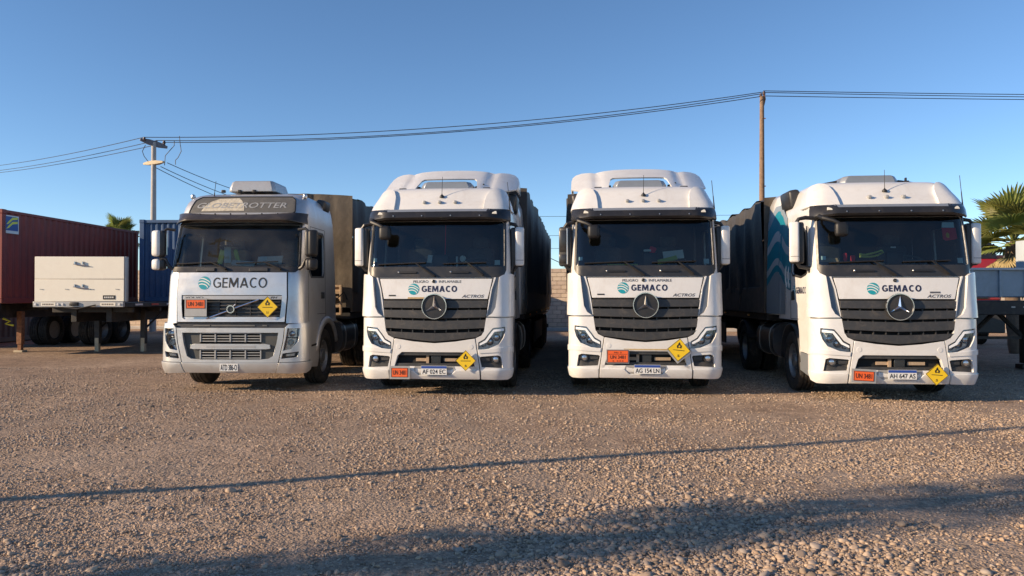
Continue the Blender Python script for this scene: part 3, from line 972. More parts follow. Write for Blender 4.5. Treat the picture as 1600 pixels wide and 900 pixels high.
        for uu0, uu1, z0, z1 in ((uy(.30), uy(.308), 1.30, 2.0), (uy(1.42), uy(1.428), 1.24, 2.9), (uy(.92), uy(1.42), 1.235, 1.243)):
            MB().add(*patch_geo(F([(-uu1, z0), (-uu0, z0), (-uu0, z1), (-uu1, z1)]), SA, .0, .003, ucuts=CUTU, dv=.2)).build('door_seam', 'dark_void', t)
        MB().add(*patch_geo(F([(-uy(1.36), 1.55), (-uy(1.18), 1.56), (-uy(1.17), 1.70), (-uy(1.22), 1.72), (-uy(1.36), 1.70)]), SA, .0, .012, ucuts=CUTU, dv=.2)).build('door_handle', 'black_plastic', t, bevel=.006)
        fb = MB()
        V = []; nz_ = len(FZ)
        for y in FY:
            for z in FZ: V.append((-m * fair_x(y, z), y, z))
        fb.add(V, [(nz_ * i + j, nz_ * i + j + 1, nz_ * (i + 1) + j + 1, nz_ * (i + 1) + j) for i in range(len(FY) - 1) for j in range(nz_ - 1)])
        fo = fb.build('side_fairing', 'white_paint', t, 60); md = fo.modifiers.new('thick', 'SOLIDIFY'); md.thickness = .035; md.offset = 0
        # black corner intake at the rear of the roof
        MB().rbox((-m * 1.10, 1.86, 3.33), (.20, .62, .34), .06, 3, rot=(0, m * radians(-8), 0)).build('roof_intake', 'black_plastic', t)
        # grab rail
        MB().tube([SA(-m * uy(.26), 2.0, .01), SA(-m * uy(.24), 2.1, .035), SA(-m * uy(.22), 2.75, .035)], .012, 6).build('grab_rail', 'black_plastic', t)
    # bumper middle
    LG = [(-.675, .485), (-.625, .65), (-.55, .712), (.55, .712), (.625, .65), (.675, .485)]
    mid = [(-.678, .935), (-.775, .30), (.775, .30), (.678, .935), (.35, .885), (0, .858), (-.35, .885)]
    patch('bumper_middle', 'white_paint', t, mid, SA, -.03, .036, holes=[LG], ucuts=CUTU, dv=.08, bevel=.012)
    patch('bumper_lip', 'white_paint', t, [(-.77, .30), (.77, .30), (.755, .425), (.36, .425), (.27, .36), (-.27, .36), (-.36, .425), (-.755, .425)], SA, .03, .055, ucuts=CUTU, dv=.08, bevel=.008)
    patch('plate_recess', 'sign_back', t, [(-.35, .425), (-.27, .362), (.27, .362), (.35, .425), (.33, .484), (-.33, .484)], SA, .03, .040, ucuts=CUTU, dv=9)
    for u in (-.61, .61):
        MB().add(*patch_geo(circle(u, .80, .038, 18), SA, .03, .0405, du=9, dv=9)).build('tow_cap', 'white_paint', t, bevel=.002)
    g = MB()
    g.add(*patch_geo([(-.60, .66), (.60, .66), (.55, .708), (-.55, .708)], SA, -.06, .01, ucuts=CUTU, dv=9))
    g.add(*patch_geo([(-.66, .488), (.66, .488), (.655, .53), (-.655, .53)], SA, -.06, .012, ucuts=CUTU, dv=9))
    g.build('lower_grille', 'grille_plastic', t, bevel=.008)
    MB().add(*patch_geo([(-.06, .53), (.10, .53), (.10, .66), (-.06, .66)], SA, -.06, -.02, du=9, dv=9)).build('radar_cover', 'lamp_dark', t, bevel=.006)
    for u0, u1 in ((-.33, -.14), (.15, .42)):
        MB().add(*patch_geo([(u0, .56), (u1, .56), (u1, .61), (u0, .61)], SA, -.07, -.05, du=9, dv=9)).build('crossmember', 'rack_tan', t)
    MB().add(*patch_geo([(-.15, .53), (-.105, .53), (-.105, .66), (-.15, .66)], SA, -.06, -.03, du=9, dv=9)).build('bracket', 'rack_tan', t)
    # sun visor
    def sec(u):
        k = 1.0 if abs(u) < .9 else max(0.25, 1 - (abs(u) - .9) / .42)
        up = .0 if abs(u) < .86 else min(.02, (abs(u) - .86) * .2)
        return [(.0, 3.075), (.05, 3.07), (.10 * k + .02, 3.03 + up), (.16 * k + .02, 2.955 + up * 1.5), (.165 * k + .02, 2.875), (.13 * k + .01, 2.85), (.0, 2.90)]
    vus = [-1.27, -1.2, -1.13, -1.06, -.98, -.9, -.8, -.6, -.4, -.2, 0, .2, .4, .6, .8, .9, .98, 1.06, 1.13, 1.2, 1.27]
    vis = sweep_u(SA, sec, vus).build('sun_visor', 'visor_black', t, 28, bevel=.004)
    vt = lambda a_, z_, o_=0.0: SA(a_, z_, .18 - max(0, z_ - 2.955) / .075 * .06 + o_)
    patch('visor_sky_sheen', 'visor_sky_sheen', vis, [(-.88, 2.972), (.88, 2.972), (.93, 3.032), (-.93, 3.032)], vt, -.01, .006, ucuts=CUTU, dv=.02, bevel=.004)  # grey strip paints the sky's reflection on the visor's upper bevel
    for u in (-.985, .985):
        vf = lambda a_, z_, o_=0.0: SA(a_, z_, .150 - max(0, z_ - 2.955) / .075 * .048 + o_)
        o = MB().add(*patch_geo([(u - .055, 2.935), (u + .055, 2.935), (u + .05, 2.988), (u - .05, 2.988)], vf, -.01, .008, du=9, dv=.02)).build('marker_light', 'lamp_clear', vis, bevel=.004)
    for u in (-.75, -.25, .25, .75):
        MB().lathe([(0, .012), (-.012, .01), (-.014, .001)], 'Y', c=SA(u, 2.90, .186), n=8).build('stud', 'satin_chrome', vis)
    # front view mirror on the left of the windscreen
    fmr = MB()
    fmr.tube([SA(-1.12, 2.86, .10), SA(-1.08, 2.80, .20), SA(-.98, 2.74, .25), SA(-.90, 2.70, .25)], [.04, .036, .03, .03], 8)
    fmr.rbox(SA(-.86, 2.61, .22), (.20, .12, .23), .058, 4)
    fmr.build('front_mirror', 'print_black', t)
    mirror_pair(t, SA, 'white_paint')
    # roof lamps, aerials, roof unit
    for x in (-.29, .0, .29):
        p = SR(x, 3.20, .012)
        MB().rbox(p + Vector((0, -.01, 0)), (.055, .07, .05), .012, 2).rbox(p + Vector((0, .05, .012)), (.05, .09, .03), .012, 2).build('roof_lamp', 'sign_back', t)
    p = SR(.02, 3.30, .0)
    MB().lathe([(0, .042), (.03, .036), (.05, .012), (.065, .006)], 'Z', c=p, n=12).cyl(p + Vector((0, 0, .06)), p + Vector((.005, .02, .36)), .0055, .004, n=5).build('aerial', 'print_black', t)
    p = SA(1.30, 3.06, .03)
    MB().cyl(p, p + Vector((-.02, 0, .22)), .012, .008, n=6).cyl(p + Vector((-.02, 0, .22)), p + Vector((-.045, 0, .48)), .006, .005, n=6).build('whip_aerial', 'cable', t)
    ru = MB()
    ru.loft([[Vector((x * k, yy, zz)) for x, yy in ((-.47, 1.18), (-.40, 1.10), (.40, 1.10), (.47, 1.18), (.47, 1.85), (-.47, 1.85))] for k, zz in ((1, 3.52), (1, 3.57), (.9, 3.645), (.8, 3.655))])
    ru.build('roof_unit', 'groove_grey', t, 30, bevel=.01)
    MB().rbox((.62, 1.25, 3.56), (.09, .14, .03), .01).rbox((.64, 1.27, 3.60), (.03, .05, .07), .01).build('roof_bracket', 'black_plastic', t)
    MB().tube([(-.78, 1.3, 3.53), (-.55, 1.25, 3.57), (-.5, 1.25, 3.575)], .02, 6).build('roof_hose', 'black_plastic', t)
    MB().tube([(.5, 1.25, 3.575), (.55, 1.25, 3.57), (.8, 1.3, 3.54)], .02, 6).build('roof_hose', 'black_plastic', t)
    cab_interior(t, SA)
    chassis_parts(t)
    return t

def roof_deflector(t):
    """arched white air deflector over the cab roof with an open middle"""
    top = [(-1.215, 3.56), (-1.212, 3.76), (-1.19, 3.86), (-1.13, 3.92), (-1.02, 3.95), (-.88, 3.945), (-.77, 3.925), (-.66, 3.95), (-.4, 3.97), (0, 3.975)]
    bot = [(-.80, 3.62), (-.60, 3.645), (-.535, 3.68), (-.50, 3.75), (-.45, 3.775), (0, 3.785)]
    outl = top + mir(top)[1:] + mir(bot) [:0]
    outl = top + mir(top)[1:] + mir(bot)[::-1][::-1]
    low = [(1.05, 3.50), (.80, 3.465), (.56, 3.465), (.535, 3.60), (.505, 3.72), (.46, 3.755), (-.46, 3.755), (-.505, 3.72), (-.535, 3.60), (-.56, 3.465), (-.80, 3.465), (-1.05, 3.50)]
    outl = (top + mir(top)[1:] + low)[::-1]
    def f(u, v, off):
        a = abs(u) / 1.215
        y = 1.10 + (v - 3.60) * 2.0 + .50 * a ** 2.5 + .07 * math.exp(-((abs(u) - .74) / .085) ** 2)
        x = u
        n = Vector((u * .35, -1, .9)).normalized()
        return Vector((x, y, v)) + n * off
    d = patch('roof_deflector', 'white_paint', t, outl, f, -.03, .0, du=.06, dv=.045, bevel=.01, angle=50)
    b = MB()
    ring = []
    for y, sc_, zt in ((1.9, 1.0, 0), (2.35, .995, .03), (2.75, .985, .035)):
        pass
    # skirt: top and flanks running back from the front face
    prof = top + mir(top)[1:]
    rings = [[f(u, max(v, 3.6), 0) + Vector((0, .004, min(0, v - 3.6))) for u, v in prof],
             [Vector((u * .995, 2.35, v + .02)) for u, v in prof], [Vector((u * .985, 2.72, v + .03)) for u, v in prof]]
    b.loft(rings, caps=False, closed=False)
    o = b.build('deflector_skirt', 'white_paint', d, 50)
    md = o.modifiers.new('thick', 'SOLIDIFY'); md.thickness = .03
    for s in (-1, 1):
        MB().rbox((s * .74, .90, 3.50), (.13, .05, .03), .01).build('deflector_clip', 'black_plastic', d)
        MB().cyl((s * .75, 1.5, 3.5), (s * .75, 1.6, 3.66), .02, n=6).build('strut', 'black_plastic', d)
    return d

def panel_of(t):
    return next(c for c in t.children if c.name.startswith('front_panel'))

def white_truck_print(t, warn=True, badge_left=True, blue_badge=False):
    p = panel_of(t)
    up = lambda u, v, off=0.0: SA(u, v, .020 + off)
    globe_logo(p, up, -.37, 1.735, .093)
    glyph_word('GEMACO', 'print_navy', p, up, -.235, .37, 1.69, 1.79, .25)
    lettering('ACTROS', 'print_grey', p, up, .45, .83, 1.595, 1.645, .003, bold=.02, shear=.35)
    if warn:
        lettering('PELIGRO', 'print_black', p, up, -.38, -.12, 1.838, 1.880, .003, bold=0)
        lettering('INFLAMABLE', 'print_black', p, up, .06, .44, 1.838, 1.880, .003, bold=0)
    o = MB().lathe([(0, .03), (-.012, .028), (-.018, .018), (-.012, .010), (-.02, .001)], 'Y', c=up(-.03, 1.863, .0), n=14).build('lock', 'lamp_dark', p)
    if badge_left:
        patch('badge', 'print_black', p, [(-.80, 1.62), (-.68, 1.62), (-.68, 1.642), (-.80, 1.642)], up, 0, .004, du=9, dv=9)
    else:
        patch('badge', 'print_grey', p, [(.50, 1.665), (.66, 1.665), (.66, 1.69), (.50, 1.69)], up, 0, .004, du=9, dv=9)
# ------------------------------------------------------------------ silver tractor (diagonal bar grille)
V_yf = interp([(.28, .06), (.45, .0), (1.08, .0), (1.2, .015), (1.7, .05), (2.04, .09), (2.10, .12), (2.86, .34), (3.05, .42), (3.25, .52), (3.40, .66), (3.47, .85), (3.51, 1.2)])
V_w = interp([(.28, 1.20), (.5, 1.25), (1.1, 1.24), (1.2, 1.215), (2.05, 1.19), (2.86, 1.15), (3.1, 1.13), (3.3, 1.09), (3.40, 1.02), (3.47, .90), (3.51, .7)])
SV = make_surface(V_yf, V_w, .06, r=.26)
vy = lambda y: SV.side + y
VW = [(-1.14, 2.125), (1.14, 2.125), (1.165, 2.16), (1.165, 2.84), (1.14, 2.87), (-1.14, 2.87), (-1.165, 2.84), (-1.165, 2.16)]
VWIN = [(vy(.40), 2.10), (vy(.55), 1.98), (vy(1.30), 2.0), (vy(1.34), 2.06), (vy(1.34), 2.72), (vy(1.28), 2.77), (vy(.55), 2.77), (vy(.42), 2.70)]

def build_silver_truck():
    t = empty('tractor_truck')
    vc = [.4, .6, .8, 1.0, 1.2, 1.4, 1.6, 1.8, 2.0, 2.1, 2.2, 2.35, 2.5, 2.65, 2.8, 2.87, 2.95]
    so = [(-vy(2.18), 1.15), (-vy(1.02), 1.15), (-vy(.92), 1.0), (-vy(.88), .75), (-vy(.86), .52), (-1.50, .52), (-1.44, 1.15), (-.99, 1.165)]
    so = so + mir(so) + [(vy(2.18), 3.05), (-vy(2.18), 3.05)]
    GH = [(u * 1.01, z) for u, z in ((-.91, 1.65), (-.905, 1.48), (-.875, 1.22), (.875, 1.22), (.905, 1.48), (.91, 1.65))]
    patch('cab_shell', 'silver_paint', t, so, SV, -.03, 0.0, holes=[VW, VWIN, mir(VWIN), GH], ucuts=CUTU, vcuts=vc)
    lin = [(-vy(2.15), 1.45), (vy(2.15), 1.45), (vy(2.15), 3.0), (-vy(2.15), 3.0)]
    patch('cabin_lining', 'interior_grey', t, lin, SV, None, -.055, holes=[VW, VWIN, mir(VWIN)], ucuts=CUTU, vcuts=vc)
    patch('front_core', 'dark_void', t, [(-1.5, .36), (1.5, .36), (1.5, 1.2), (.95, 1.7), (-.95, 1.7), (-1.5, 1.2)], SV, None, -.07, ucuts=CUTU, dv=.15)
    MB().box((0, 2.16, 2.1), (2.2, .04, 1.9)).build('rear_wall', 'silver_paint', t)
    zs = [3.04, 3.1, 3.2, 3.3, 3.36, 3.40, 3.44, 3.47, 3.49, 3.51]
    us = [max(-SV.side - 2.16, min(SV.side + 2.16, u)) for u in CUTU]
    MB().loft([[SV(u, z) for u in us] for z in zs]).build('roof', 'silver_paint', t, 50)
    patch('windscreen', 'dusty_glass', t, VW, SV, None, -.012, ucuts=CUTU, vcuts=vc, angle=80)
    for w_ in (VWIN, mir(VWIN)):
        patch('side_window', 'side_glass', t, w_, SV, None, -.015, ucuts=CUTU, vcuts=vc)
        c = sum(p[0] for p in w_) / len(w_)
        patch('window_seal', 'black_plastic', t, [(u + (.035 if u > c else -.035), v + (.035 if v > 2.4 else -.035)) for u, v in w_], SV, 0, .006, holes=[w_], ucuts=CUTU, vcuts=vc)
    sur = [(-1.20, 2.10), (-1.12, 2.035), (1.12, 2.035), (1.20, 2.10), (1.20, 2.9), (-1.20, 2.9)]
    patch('windscreen_cowl', 'black_plastic', t, sur, SV, -.004, .010, holes=[VW], ucuts=CUTU, vcuts=vc)
    for u0 in (-.66, .30):
        g = MB().add(*patch_geo([(u0, 2.045), (u0 + .34, 2.045), (u0 + .34, 2.10), (u0, 2.10)], SV, .0, .03, du=.1, dv=9))
        g.build('cowl_step', 'grille_plastic', t, bevel=.008)
    wiper(t, SV, (-.12, 2.07), (-.42, 2.20), (-1.05, 2.17), (-.30, 2.20))
    wiper(t, SV, (.86, 2.07), (.55, 2.20), (.05, 2.18), (.80, 2.21))
    # header sign
    hd = [(-1.03, 3.10), (-1.0, 3.08), (1.0, 3.08), (1.04, 3.11), (1.05, 3.32), (1.0, 3.375), (-.93, 3.375), (-1.0, 3.32)]
    ring = [(u * 1.015, 3.228 + (z - 3.228) * 1.09) for u, z in hd]
    patch('header_rim', 'print_black', t, ring, SV, -.01, .018, holes=[hd], ucuts=CUTU, vcuts=zs)
    h = patch('header_panel', 'header_grey', t, hd, SV, -.01, .010, ucuts=CUTU, vcuts=zs)
    lettering('GLOBETROTTER', 'sign_back', h, SV, -.91, .88, 3.17, 3.27, .0135, bold=.012, shear=.25)
    fl = [(-.80, 3.115), (-.76, 3.20), (-.66, 3.29), (-.52, 3.345), (-.10, 3.355), (-.02, 3.30), (.04, 3.22), (.06, 3.12)]
    patch('peeled_film', 'peeled_film', h, fl, SV, .008, .0125, ucuts=CUTU, vcuts=zs)
    patch('header_lower', 'silver_trim', t, [(-1.06, 3.0), (1.06, 3.0), (1.02, 3.075), (-1.02, 3.075)], SV, -.01, .03, ucuts=CUTU, dv=9, bevel=.008)
    # smoked visor
    def sec(u):
        k = 1.0 if abs(u) < .95 else max(0.3, 1 - (abs(u) - .95) / .40)
        sag = .035 * (1 - min(1, (abs(u) / 1.0)) ** 2)
        return [(.0, 3.055), (.06, 3.06 - sag), (.14 * k, 2.99 - sag * .5), (.20 * k, 2.88), (.19 * k, 2.865), (.13 * k - .01, 2.96), (.0, 2.99)]
    vus = [-1.28, -1.2, -1.13, -1.06, -.98, -.9, -.8, -.6, -.4, -.2, 0, .2, .4, .6, .8, .9, .98, 1.06, 1.13, 1.2, 1.28]
    vis = sweep_u(SV, sec, vus).build('sun_visor', 'visor_smoke', t, 28, bevel=.004)
    for u in (-.75, -.45, -.15, .15, .45, .75):
        MB().lathe([(0, .014), (-.014, .012), (-.016, .001)], 'Y', c=SV(u, 3.02, .09), n=8).build('stud', 'print_black', vis)
    # hood panel with logo
    GR = [(-.905, 1.59), (-.85, 1.235), (.85, 1.235), (.905, 1.59)]
    GR = [(-.90, 1.64), (-.895, 1.48), (-.865, 1.26), (-.83, 1.23), (.83, 1.23), (.865, 1.26), (.895, 1.48), (.90, 1.64)]
    hp = [(-.945, 1.185), (.945, 1.185), (.985, 1.6), (.975, 2.025), (-.975, 2.025), (-.985, 1.6)]
    patch('panel_gap', 'dark_void', t, [(-.965, 1.165), (.965, 1.165), (1.003, 1.6), (.993, 2.038), (-.993, 2.038), (-1.003, 1.6)], SV, None, .003, holes=[GR], ucuts=CUTU, vcuts=vc)
    panel = patch('front_panel', 'silver_paint', t, hp, SV, .004, .022, holes=[GR], ucuts=CUTU, vcuts=vc, bevel=.008)
    up = lambda u, v, off=0.0: SV(u, v, .022 + off)
    globe_logo(panel, up, -.49, 1.845, .112)
    glyph_word('GEMACO', 'print_black', panel, up, -.33, .635, 1.765, 1.935, .16)
    # grille
    patch('grille_back', 'grille_plastic', t, GR, SV, None, -.045, ucuts=CUTU, vcuts=vc)
    ts = patch('grille_header', 'silver_trim', t, [(-.89, 1.565), (.89, 1.565), (.892, 1.63), (-.892, 1.63)], SV, -.03, .012, ucuts=CUTU, dv=9, bevel=.006)
    lettering('VOLVO', 'print_black', ts, SV, -.84, -.50, 1.583, 1.615, .014, bold=.02)
    lettering('FH', 'print_black', ts, SV, .70, .82, 1.583, 1.615, .014, bold=.02, shear=.3)
    for z in (1.525, 1.465, 1.405, 1.345, 1.285):
        w_ = .86 - (1.525 - z) * .12
        MB().add(*patch_geo([(-w_, z - .008), (w_, z - .008), (w_, z + .010), (-w_, z + .010)], SV, -.04, -.012, ucuts=CUTU, dv=9)).build('grille_bar', 'grille_plastic', t)
    for u in (-.50, -.22, .08, .34, .62):
        MB().add(*patch_geo([(u - .006, 1.25), (u + .006, 1.25), (u + .006, 1.56), (u - .006, 1.56)], SV, -.04, -.008, du=9, dv=.1)).build('grille_upright', 'grille_plastic', t)
    d = MB()
    d.tube([SV(-.44, 1.235, .012), SV(.02, 1.395, .02)], .014, 8).tube([SV(.02, 1.40, .02), SV(.50, 1.565, .016)], .014, 8)
    em = d.build('diagonal_bar', 'chrome', t)
    c = SV(.01, 1.40, .03)
    MB().lathe([(-.0, .072), (-.02, .068), (-.02, .052), (.0, .048)], 'Y', c=c, n=28, closed_prof=True).build('emblem_ring', 'chrome', em, 50)
    MB().lathe([(.01, .052), (-.004, .05), (-.004, .001)], 'Y', c=c, n=24).build('emblem_disc', 'lamp_dark', em)
    MB().tube([c + Vector((.05, -.01, .05)), c + Vector((.085, -.01, .085))], .009, 6).build('emblem_arrow', 'chrome', em)
    patch('grille_sill', 'silver_paint', t, [(-.83, 1.232), (.83, 1.232), (.86, 1.27), (-.86, 1.27)], SV, -.03, .004, ucuts=CUTU, dv=9, bevel=.006)
    # black step gap
    MB().add(*patch_geo([(-.96, 1.09), (.96, 1.09), (.96, 1.165), (-.96, 1.165)], SV, -.07, -.02, ucuts=CUTU, dv=9)).build('step_gap', 'black_plastic', t)
    for u0, u1 in ((-.66, -.36), (-.34, .42), (.55, .63)):
        MB().add(*patch_geo([(u0, 1.115), (u1, 1.115), (u1, 1.135), (u0, 1.135)], SV, -.03, -.01, du=9, dv=9)).build('latch', 'header_grey', t)
    # lower middle frame with two grilles and the bar
    LO = [(-.83, 1.005), (-.80, .83), (-.74, .61), (-.66, .565), (-.50, .55), (.50, .55), (.66, .565), (.74, .61), (.80, .83), (.83, 1.005)]
    fr = [(-.93, 1.085), (-.90, .85), (-.82, .50), (.82, .50), (.90, .85), (.93, 1.085)]
    patch('lower_frame', 'silver_paint', t, fr, SV, -.03, .034, holes=[LO], ucuts=CUTU, vcuts=vc, bevel=.012)
    patch('lower_panel', 'panel_dark', t, [(u * 1.005, z) for u, z in LO], SV, None, -.022, holes=[[(-.53, .56), (.53, .56), (.53, 1.0), (-.53, 1.0)]], ucuts=CUTU, dv=.1)
    for z0, z1 in ((.845, .995), (.56, .715)):
        b = MB()
        for k in range(4):
            z = z0 + (z1 - z0) * (k + .15) / 3.4
            b.add(*patch_geo([(-.53, z), (.53, z), (.53, z + .014), (-.53, z + .014)], SV, -.05, -.01, ucuts=CUTU, dv=9))
        for k in range(5):
            u = -.52 + 1.04 * k / 4
            b.add(*patch_geo([(u - .010, z0), (u + .010, z0), (u + .010, z1), (u - .010, z1)], SV, -.05, .0, du=9, dv=9))
        b.build('lower_grille', 'sign_back', t, bevel=.003)
    bar = [(-.68, .80), (-.69, .735), (-.62, .725), (.62, .725), (.69, .735), (.68, .80), (.6, .815), (-.6, .815)]
    bb = patch('lower_bar', 'silver_paint', t, bar, SV, -.03, .022, ucuts=CUTU, dv=9, bevel=.012)
    patch('bar_inset', 'silver_trim', bb, [(-.40, .75), (.44, .75), (.44, .785), (-.40, .785)], SV, .02, .025, ucuts=CUTU, dv=9)
    # corners with headlights
    HL = [(-1.17, 1.075), (-.985, 1.08), (-.955, .92), (-.905, .70), (-1.04, .73), (-1.14, .86)]
    FG = [(-1.15, .685), (-.90, .655), (-.875, .565), (-1.12, .59)]
    for m in (1, -1):
        F = (lambda p: p) if m < 0 else mir
        cor = [(-1.0, 1.14), (-.945, 1.09), (-.915, .85), (-.835, .505), (-1.30, .515), (-1.42, .55), (-1.46, .8), (-1.44, 1.05), (-1.36, 1.16)]
        patch('bumper_corner', 'silver_paint', t, F(cor), SV, -.03, .034, holes=[F(HL), F(FG)], ucuts=CUTU, vcuts=vc, bevel=.012)
        hl = empty('headlight'); hl.parent = t
        patch('bowl', 'lamp_reflector', hl, F(HL), SV, None, -.05, ucuts=CUTU, dv=.1)
        for u, z, r, mm in ((-1.03, .84, .052, 'lamp_clear'), (-1.06, .985, .05, 'lamp_reflector')):
            cp = SV(u if m < 0 else -u, z, -.035)
            MB().lathe([(0, r), (-.03, r), (-.035, r * .75), (-.015, r * .5), (-.02, .001)], 'Y', c=cp, n=18).build('lens', mm, hl)
        MB().add(*patch_geo(F([(-1.17, .925), (-.96, .93), (-.955, .915), (-1.165, .905)]), SV, -.05, -.005, ucuts=CUTU, dv=9)).build('divider', 'lamp_dark', hl)
        patch('cover', 'lamp_glass', hl, F(HL), SV, None, .016, ucuts=CUTU, dv=.1)
        fg = empty('fog_lamp'); fg.parent = t
        patch('recess', 'lamp_dark', fg, F(FG), SV, None, -.02, ucuts=CUTU, dv=.1)
        MB().add(*patch_geo(F([(-1.10, .66), (-.95, .645), (-.935, .60), (-1.09, .61)]), SV, -.02, .0, ucuts=CUTU, dv=9)).build('lens', 'lamp_reflector', fg, bevel=.005)
        patch('cover', 'lamp_glass', fg, F(FG), SV, None, .010, ucuts=CUTU, dv=.1)
        # bumper end cap
        cap = [(-.80, .345), (-1.28, .33), (-1.42, .38), (-1.46, .50), (-1.28, .507), (-.845, .497)]
        patch('bumper_end', 'silver_paint', t, F(cap), SV, -.04, .055, ucuts=CUTU, dv=.08, bevel=.014)
        MB().add(*patch_geo(F([(-1.47, .40), (-1.47, .72), (-vy(.87), .74), (-vy(.85), .36)]), SV, -.05, .006, ucuts=CUTU, dv=.1)).build('step_panel', 'silver_trim', t, bevel=.01)
        MB().add(*patch_geo(F([(-1.50, .74), (-1.50, .775), (-vy(.89), .79), (-vy(.88), .755)]), SV, -.05, .004, ucuts=CUTU, dv=.1)).build('step_slot', 'dark_void', t)
        MB().add(*patch_geo(F([(-1.40, .98), (-1.36, 1.08), (-1.44, 1.09), (-1.47, 1.0)]), SV, .0, .02, ucuts=CUTU, dv=.1)).build('side_indicator', 'lamp_clear', t)
        wa = MB(); arc = [(1.45 + .60 * cos(radians(d_)), .53 + .62 * sin(radians(d_))) for d_ in range(0, 181, 12)]
        V = []
        for yy, zz in arc: V += [(m * -.80, yy, zz), (m * -1.235, yy, zz)]
        wa.add(V, [(2 * i, 2 * i + 1, 2 * i + 3, 2 * i + 2) for i in range(len(arc) - 1)])
        wo = wa.build('wheel_arch', 'black_plastic', t); md = wo.modifiers.new('thick', 'SOLIDIFY'); md.thickness = .025
        # arch flare
        V = []
        for dg in range(20, 175, 10):
            a = radians(dg)
            for rr, xx in ((.60, 1.255), (.68, 1.265), (.72, 1.235)):
                V.append((m * -xx, 1.45 + rr * cos(a), .53 + rr * sin(a) * 1.0))
        n_ = len(V) // 3
        o = MB().add(V, [(3 * i + j, 3 * i + j + 1, 3 * i + j + 4, 3 * i + j + 3) for i in range(n_ - 1) for j in range(2)]).build('arch_flare', 'silver_trim', t, 60)
        md = o.modifiers.new('thick', 'SOLIDIFY'); md.thickness = .03; md.offset = 0
        for uu0, uu1, z0, z1 in ((vy(.36), vy(.368), 1.18, 2.86), (vy(1.44), vy(1.448), 1.18, 2.86), (vy(.9), vy(1.44), 1.30, 1.308), (vy(.36), vy(1.44), 2.86, 2.868)):
            MB().add(*patch_geo(F([(-uu1, z0), (-uu0, z0), (-uu0, z1), (-uu1, z1)]), SV, .0, .003, ucuts=CUTU, dv=.2)).build('door_seam', 'dark_void', t)
        MB().add(*patch_geo(F([(-vy(1.36), 1.58), (-vy(1.16), 1.58), (-vy(1.16), 1.70), (-vy(1.36), 1.70)]), SV, .0, .014, ucuts=CUTU, dv=.2)).build('door_handle', 'black_plastic', t, bevel=.006)
        MB().rbox((-m * 1.04, 1.86, 3.36), (.18, .42, .22), .05, 3, rot=(0, m * radians(-12), 0)).build('roof_intake', 'black_plastic', t)
        p = SV(-m * 1.30, 3.38, .0)
        MB().lathe([(-.0, .035), (.03, .045), (.07, .035), (.09, .001)], 'Z', c=p, n=12).build('marker_lamp', 'satin_chrome', t)
        # mirrors: tall glass, small wide-angle below
        mr = empty('wing_mirror', (-m * 1.33, .18, 2.43)); mr.parent = t; mr.rotation_euler = (0, 0, m * radians(-16))
        cov = 'white_paint' if m > 0 else 'print_black'
        MB().rbox((0, .03, .10), (.22, .13, .46), .05, 3).build('housing', 'black_plastic', mr)
        MB().rbox((0, .03, -.26), (.20, .13, .20), .05, 3).build('housing', 'black_plastic', mr)
        MB().rbox((-m * .03, -.03, .105), (.165, .10, .45), .05, 3).build('cover', cov, mr)
        MB().rbox((-m * .03, -.03, -.26), (.16, .10, .19), .05, 3).build('cover', cov, mr)
        for zz, hh in ((.10, .38), (-.26, .14)):
            MB().rbox((0, .098, zz), (.17, .01, hh), .004, 1).build('glass', 'mirror_glass', mr)
        MB().tube([(-m * -.02, .03, .28), (m * .10, .08, .36), (m * .22, .14, .34)], .026, 8).build('arm', 'black_plastic', mr)
        MB().tube([(0, .03, -.14), (m * .09, .05, -.16), (m * .15, .08, -.30), (m * .24, .14, -.36)], .03, 8).build('bracket', 'black_plastic', mr)
    # bumper beam
    MBm = [(-.79, .345), (.79, .345), (.835, .497), (-.835, .497)]
    patch('bumper_middle', 'silver_paint', t, MBm, SV, -.04, .05, ucuts=CUTU, dv=.08, bevel=.014)
    # roof hatch unit
    ru = MB()
    ru.loft([[Vector((x * k, 1.2 + (yy - 1.2) * (k if yy < 1.2 else 1), zz)) for x, yy in ((-.43, .98), (-.38, .92), (.38, .92), (.43, .98), (.43, 1.65), (-.43, 1.65))] for k, zz in ((1, 3.53), (1, 3.59), (.90, 3.71), (.82, 3.73))])
    ru.build('roof_unit', 'silver_trim', t, 30, bevel=.01)
    for x in (-.52, -.22, .05):
        MB().rbox((x, .93, 3.535), (.07, .06, .05), .01).build('roof_bracket', 'black_plastic', t)
    p = SV(-.75, 3.42, .0)
    MB().cyl(p, p + Vector((.005, 0, .06)), .012, .009, n=6).cyl(p + Vector((.005, 0, .06)), p + Vector((.03, 0, .27)), .006, .005, n=6).build('aerial', 'cable', t)
    cab_interior(t, SV, dash='interior_grey')
    chassis_parts(t)
    number_plate(t, .0, -.056, .42, 'ATD 386-O', .31, .125, blue=False)
    orange_placard(t, -.585, -.03, 1.435, .33, .26, .025, half=True)
    hazard_placard(t, .65, -.03, 1.44, .255)
    # things on the dashboard
    b = MB()
    b.box((.02, .50, 2.20), (.40, .02, .13), rot=(radians(-50), .08, .1))
    b.build('paper', 'paper', t)
    MB().box((.52, .44, 2.25), (.44, .02, .17), rot=(radians(-35), -.04, 0)).build('paper', 'paper', t)
    MB().box((.40, .425, 2.255), (.12, .02, .15), rot=(radians(-35), -.04, 0)).build('paper', 'pale_blue', t)
    # cloth pennant with a felt hat hanging behind the glass
    b = MB(); b.rbox((-.36, .75, 2.37), (.13, .03, .30), .012, 2)
    b.build('pennant', 'paper', t)
    MB().lathe([(0, .17), (.012, .16), (.02, .09), (.10, .075), (.135, .04), (.14, .001)], 'Z', c=(-.34, .74, 2.52), n=20).build('felt_hat', 'board_brown', t)
